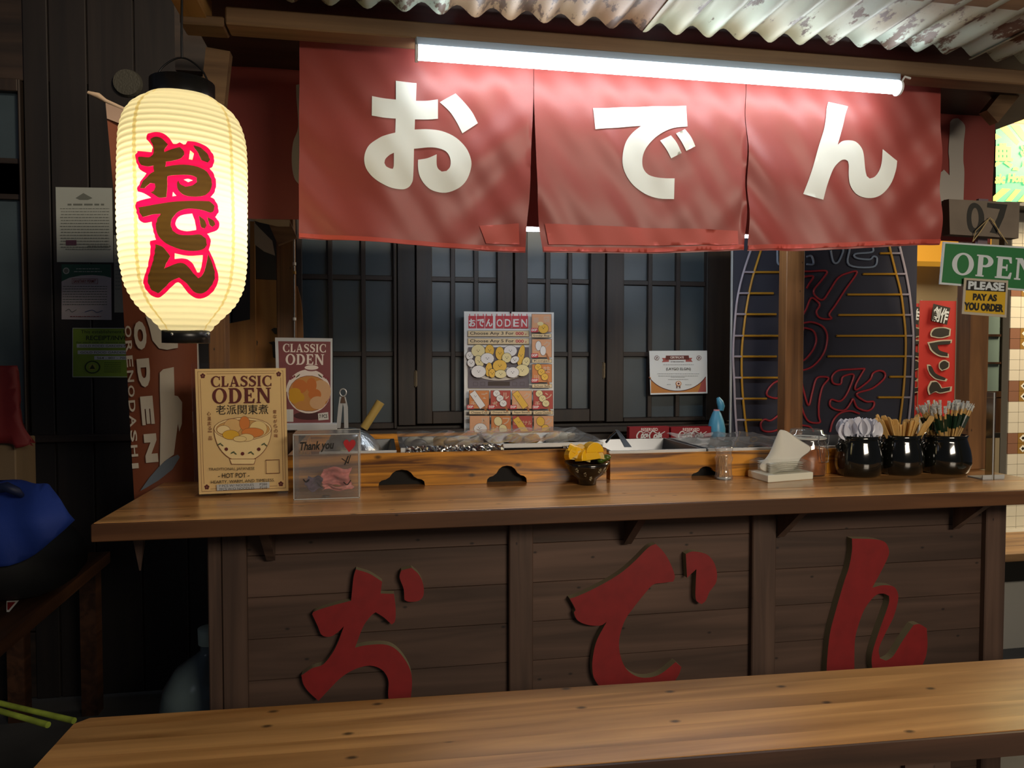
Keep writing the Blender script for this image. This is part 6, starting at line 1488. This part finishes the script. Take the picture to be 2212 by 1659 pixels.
# ---- wooden boards leaning behind the left end
Yw_ = 2.9
W_s = wood('tan_board', '#9a6a30', '#7b501f', 'z', .5, scale=.7)
def board_px(name, quad, Y, th, m_, lab, cat, marks=()):
    t = thing(name, lab, cat, P(sum(a for a, _ in quad) / len(quad), max(c for _, c in quad), Y=Y))
    q = MB(); prism_xz(q, [loopXZ(quad, Y)], Y, Y + th, m_, m_); q.build('board', m_, t)
    if marks:
        p = Print(Y, .0006); [p.poly(M_black, l) for l in marks]; p.build('painted_marks', None, t)
    return t
board_px('wall_plank', [(540, 478), (549, 478), (556, 1000), (490, 1000), (488, 700), (540, 690)], Yw_ - .02, .02, W_s, 'narrow tan wooden plank right beside the glowing lantern', 'plank')
board_px('sign_plank', [(549, 603), (558, 601), (575, 604), (600, 605), (600, 1000), (549, 1000)], Yw_, .02, W_s, 'tan wooden sign plank with black marks beside the left rear post', 'sign', [[(553, 733), (557, 738), (556, 746), (552, 746)], [(586, 712), (592, 708), (600, 709), (600, 722), (594, 722)], [(580, 740), (592, 737), (597, 742), (597, 775), (590, 772), (588, 745)]])
board_px('dark_plank', [(548, 478), (600, 478), (600, 603), (575, 604), (549, 603)], Yw_, .02, mat('near_black_board', '#1f1c1b', .5), 'near-black board above the tan sign plank', 'board')
board_px('dark_plank', [(484, 640), (492, 640), (492, 1000), (430, 1000), (430, 700), (482, 700)], Yw_ + .06, .02, mat('near_black_board', '#1f1c1b'), 'near-black board between lantern and tan planks', 'board')
board_px('hanging_board', smooth_loop([(634, 614), (642, 618), (650, 650), (654, 700), (655, 760), (655, 860), (634, 860)], 30, 3), 2.83, .012, W_s, 'rounded tan wooden board hanging behind the left rear post', 'board')
q = MB(); l_ = [P(549, 480, Y=2.5), P(560, 492, Y=2.5), P(588, 520, Y=2.5), P(594, 552, Y=2.5), P(570, 543, Y=2.5), P(550, 528, Y=2.5)]; q.add(l_ + [v + Vector((0, .003, 0)) for v in l_], [(0, 5, 4, 3, 2, 1), (6, 7, 8, 9, 10, 11)]); single(q, 'cloth_strip', mat('grey_cloth', '#8a8580', .8), 'pale grey cloth hanging under the red curtain by the lantern', 'cloth')
q = MB(); l_ = [P(540, 473, Y=2.45), P(626, 475, Y=2.45), P(625, 489, Y=2.45), P(600, 489, Y=2.45), P(560, 480, Y=2.45)]; q.add(l_ + [v + Vector((0, .003, 0)) for v in l_], [(0, 4, 3, 2, 1), (5, 6, 7, 8, 9)]); single(q, 'paper_strip', mat('cream_strip', '#b8ad8c', .6), 'narrow cream strip under the edge of the rear red curtain', 'paper')
q = MB(); q.tube([P(635, 500, Y=2.72), P(636, 740, Y=2.72)], .0025, 6); t = single(q, 'bead_chain', M_ss, 'thin metal chain hanging on the left rear post', 'chain')
for yy, c_ in ((570, M_white), (589, mat('yellow_bead', '#b08a3a', .5)), (689, M_white)):
    q = MB(); q.tube([P(636, yy - 3, Y=2.715), P(636, yy + 3, Y=2.715)], .006, 8); q.v = [v - Vector(t.location) for v in q.v]; o = q.build('bead', c_); o.parent = t
# ---- papers on the dark wall
YA = YW - .014
def paper(quad, col, lab, fn, name='notice'):
    t = thing(name, lab, 'notice', P(sum(a for a, _ in quad) / 4, max(c for _, c in quad), Y=YA))
    q = MB(); prism_xz(q, [loopXZ(quad, YA)], YA, YA + .001, col, col); q.build('sheet', col, t)
    p = Print(YA, .0002); fn(p); p.build('notice_print', None, t)
M_pg = mat('grey_white_sheet', '#9aa09c', .5); M_gi = mat('grey_ink', '#5f645f', .6)
def f1_(p):
    p.poly(M_gi, [(163, 428), (180, 417), (200, 428), (190, 432), (172, 432)])
    p.dashes(M_gi, 146, 225, 440, 4, 1)
    for i in range(14): p.dashes(M_gi, 132 if i % 3 else 130, 236, 450 + i * 6.4, 1.5, i + 3)
    p.rect(mat('plum_stamp', '#4d2c40', .6), 143, 519, 166, 530); p.dashes(M_gi, 190, 240, 531, 2, 40); p.dashes(M_gi, 142, 240, 538, 1.3, 41)
paper([(120, 404), (242, 406), (245, 567), (123, 566)], M_pg, 'large grey-white permit sheet, top of the notices on the dark wall', f1_)
def f2_(p):
    M_gn = mat('permit_green', '#1f4a3c', .6)
    p.poly(M_gn, [(133, 571), (240, 571), (240, 600)] + [(x_, y_) for x_, y_ in [(225, 596), (200, 594), (175, 595), (150, 600)]] + [(133, 608)]); p.ell(M_pg, 143, 585, 7, 7); p.ell(M_gi, 143, 585, 5, 5)
    p.dashes(M_pg, 165, 215, 580, 1.5, 1); p.dashes(M_pg, 160, 220, 586, 1.5, 2); p.frame(mat('dim_red_ink', '#7d3a3a', .6), 156, 602, 211, 613, .7); p.text(mat('dim_red_ink', ''), 'SANITARY PERMIT', 159, 604, 208, 611, .015)
    for i in range(8): p.dashes(M_gi, 136, 232, 618 + i * 5.6, 1.3, i)
    p.line(M_gi, [(142, 672), (150, 668), (156, 674), (166, 669)], 1.2); p.line(mat('blue_ink', '#34466b', .6), [(184, 674), (200, 670), (210, 675), (222, 671)], 1.3); p.dashes(mat('dim_red_ink', ''), 152, 220, 683, 1.5, 9)
paper([(133, 571), (240, 571), (241, 691), (133, 690)], mat('dim_white_sheet', '#a29ca0', .5), 'permit sheet with dark green top band, middle notice on the dark wall', f2_)
def f3_(p):
    M_k = mat('dark_green_ink', '#22300f', .6); p.text(M_k, 'This establishment MUST', 175, 713, 296, 720, .005); p.text(M_k, 'RECEIPT/INVOICE', 186, 725, 300, 735, .02); p.text(M_k, 'for each sale or service transaction', 165, 737.5, 300, 741.5, 0)
    for y_, s_, x0_ in ((743, 'GOLD FOOD GARDEN PARK C', 166), (757, 'GOLD FOOD GARDEN PARK', 168), (769, '564 - 801 - 700 - 000', 204)): p.rect(mat('pale_label', '#b8bcc0'), x0_, y_, 300, y_ + 8); p.text(M_k, s_, x0_ + 6, y_ + 2, 298, y_ + 6.5, .005)
    p.ell(M_k, 200, 793, 17, 14); p.ell(mat('olive_green_sheet', '#76912a', .5), 200, 793, 14, 11.5); p.ell(mat('seal_yellow', '#8f8f3a', .6), 200, 793, 8, 7); p.poly(M_k, [(194, 797), (200, 787), (206, 797)])
    for i in range(6): p.dashes(M_k, 226, 262, 783 + i * 4, .8, i)
    p.frame(mat('pale_label', ''), 158, 709, 300, 814, 1)
paper([(157, 708), (302, 710), (302, 816), (157, 815)], mat('olive_green_sheet', '#76912a', .5), 'olive green receipt notice, lowest sheet on the dark wall', f3_)
def f4_(p): [p.dashes(M_gi, 249, 262, 520 + i * 8, 1.3, i) for i in range(14)]
paper([(246, 508), (300, 508), (300, 675), (247, 675)], mat('dim_cream_sheet', '#85867c', .5), 'plain sheet partly hidden behind the glowing lantern and banner', f4_)
# ---- discs high on the wall
for px, py, r, lab in ((275, 179, 30, 'round dark woven disc hanging upper left of the lantern'), (388, 184, 27, 'round dark woven disc directly above the lantern')):
    q = MB(); c = P(px, py, Y=YW - .02); r_ = r / 1600 * 3.1
    for k, (rr_, dd) in enumerate(((r_, 0),)):
        q.add([(c.x + rr_ * math.cos(a), YW - .012, c.z + rr_ * math.sin(a)) for a in [2 * PI * i / 28 for i in range(28)]] + [(c.x + rr_ * .9 * math.cos(a), YW - .03, c.z + rr_ * .9 * math.sin(a)) for a in [2 * PI * i / 28 for i in range(28)]], [list(range(28)), list(range(55, 27, -1))] + [(i, (i + 1) % 28, 28 + (i + 1) % 28, 28 + i) for i in range(28)])
    single(q, 'woven_disc', mat('dull_brown_weave', '#3d3b32', .7, bump=.4, bscale=120), lab, 'disc')
b = MB(); b.box((P(260, 150, Y=2.9).x, 2.905, 2.3), (P(440, 150, Y=2.9).x, 2.93, P(300, 120, Y=2.9).z)); 
# ---- left dark bench
ZL2 = .62
e0, e1 = P(0, 1385, Z=ZL2), P(238, 1191, Z=ZL2)
t = thing('side_bench', 'dark wooden bench running back along the left wall', 'bench', (e1.x - .3, e1.y - .5, 0))
W_d = wood('dark_bench_wood', '#4a3020', '#2e1d13', 'y', .4)
d2 = (e1 - e0).normalized(); e2 = e0 - d2 * .5; n2 = Vector((-d2.y, d2.x, 0))
for k in range(3):
    w0, w1 = k * .13, k * .13 + .128; v = [q_ + n2 * w + Vector((0, 0, z)) for z in (-.045, 0) for q_, w in ((e2, w0), (e1, w0), (e1, w1), (e2, w1))]
    q = MB(); q.add(v, [(0, 3, 2, 1), (4, 5, 6, 7), (0, 1, 5, 4), (1, 2, 6, 5), (2, 3, 7, 6), (3, 0, 4, 7)]); q.build('plank', W_d, t)
for q_ in (e1 - d2 * .12, e0 - d2 * .1):
    for w in (.04, .3): c = q_ + n2 * w; q = MB(); q.box((c.x - .03, c.y - .03, 0), (c.x + .03, c.y + .03, ZL2 - .045)); q.build('leg', W_d, t)
# ---- black bag and blue jacket
bc = P(20, 1240, Z=ZL2 + .1); bc.x -= .03; bc.y += .1
q = MB(); q.blob((bc.x, bc.y, ZL2 + .13), (.215, .2, .14), 24, .03, 5); q.v = [Vector((v.x, v.y, max(ZL2 + .001, v.z))) for v in q.v]
single(q, 'bag', mat('black_bag_nylon', '#0c0d10', .7, bump=.1, bscale=20), 'black shiny bag lying on the dark left bench under the blue jacket', 'bag')
Yk = bc.y - .235
jp = [(-60, 1055), (0, 1052), (45, 1056), (70, 1056), (85, 1066), (112, 1090), (147, 1131), (120, 1160), (72, 1200), (20, 1222), (-60, 1228)]
q = MB(); ls = [smooth_loop(loopXZ(jp, Yk), 55, 3)]; vs, fs = tri2(ls, .025)
cxj = sum(v.x for v in vs) / len(vs); czj = sum(v.y for v in vs) / len(vs)
jd = lambda v: .10 * ((v.x - cxj - .02) / .2) ** 2 + .13 * max(0, (v.y - czj) / .12) ** 1.3 + .012 * math.sin(v.x * 38 + v.y * 14)
q.add([(v.x, Yk + jd(v), v.y) for v in vs], fs, True)
o = single(q, 'jacket', mat('blue_fabric', '#16368c', .75, bump=.08, bscale=300), 'royal blue cloth jacket draped over the black bag', 'clothing'); o.modifiers.new('s', 'SOLIDIFY').thickness = .008
q = MB(); q.tube([P(-20, 1058, Y=Yk + .05), P(15, 1052, Y=Yk + .03), P(35, 1061, Y=Yk + .02), P(47, 1070, Y=Yk + .06)], [.014, .016, .014, .008], 10); single(q, 'rolled_strap', mat('navy_strap', '#0d1a3d', .6), 'dark navy strap lying on top of the blue jacket', 'strap')
q = MB(); a_ = P(-80, 1055, Y=2.75); b_ = P(33, 950, Y=2.75); q.box((a_.x, 2.75, ZL2), (b_.x, 2.9, b_.z), bev=.004); single(q, 'carton', mat('tan_carton', '#6d5a42', .7), 'tan carton standing between the red cloth and the blue jacket', 'box')
q = MB(); rp = smooth_loop([(-60, 790), (20, 790), (32, 793), (39, 850), (44, 905), (68, 950), (60, 962), (36, 968), (20, 958), (-60, 962)], 40, 4); vs, fs = tri2([loopXZ(rp, 2.70)], .03); q.add([(v.x, 2.70 + .008 * math.sin(v.x * 60), v.y) for v in vs], fs, True)
o = single(q, 'red_cloth', mat('dark_red_cloth', '#650e12', .7), 'dark red cloth hanging at the left edge above the blue jacket', 'cloth'); o.modifiers.new('s', 'SOLIDIFY').thickness = .02
q = MB(); qd = [(14, 1298), (41, 1297), (20, 1322), (14, 1322)]; Zk = ZL2 + .003; q.use(M_white).add([P(a, c, Z=Zk) for a, c in qd], [(0, 1, 2, 3)]); q.use(M_red).add([P(a, c, Z=Zk + .0006) for a, c in [(16, 1301), (34, 1300), (19, 1317), (16, 1318)]], [(0, 1, 2, 3)])
single(q, 'leaflet', None, 'small red and white leaflet on the dark left bench', 'paper')
# ---- two green poles
for (x0_, y0_, x1_, y1_, lab) in ((-260, 1457, 160, 1557, 'green stalk with its tip nearest the bench corner'), (-260, 1460, 104, 1566, 'nearer green stalk, the shorter of two at the lower left')):
    q = MB(); Z_ = ZL2 + .007; a_, b_ = P(x0_, y0_, Z=Z_), P(x1_, y1_, Z=Z_)
    q.tube([a_.lerp(b_, k / 6) for k in range(7)], [.0062 if k % 3 else .0068 for k in range(7)], 10); single(q, 'green_stalk', mat('lime_green_stalk', '#93a53c', .5, var=.3, bscale=30), lab, 'stalk')
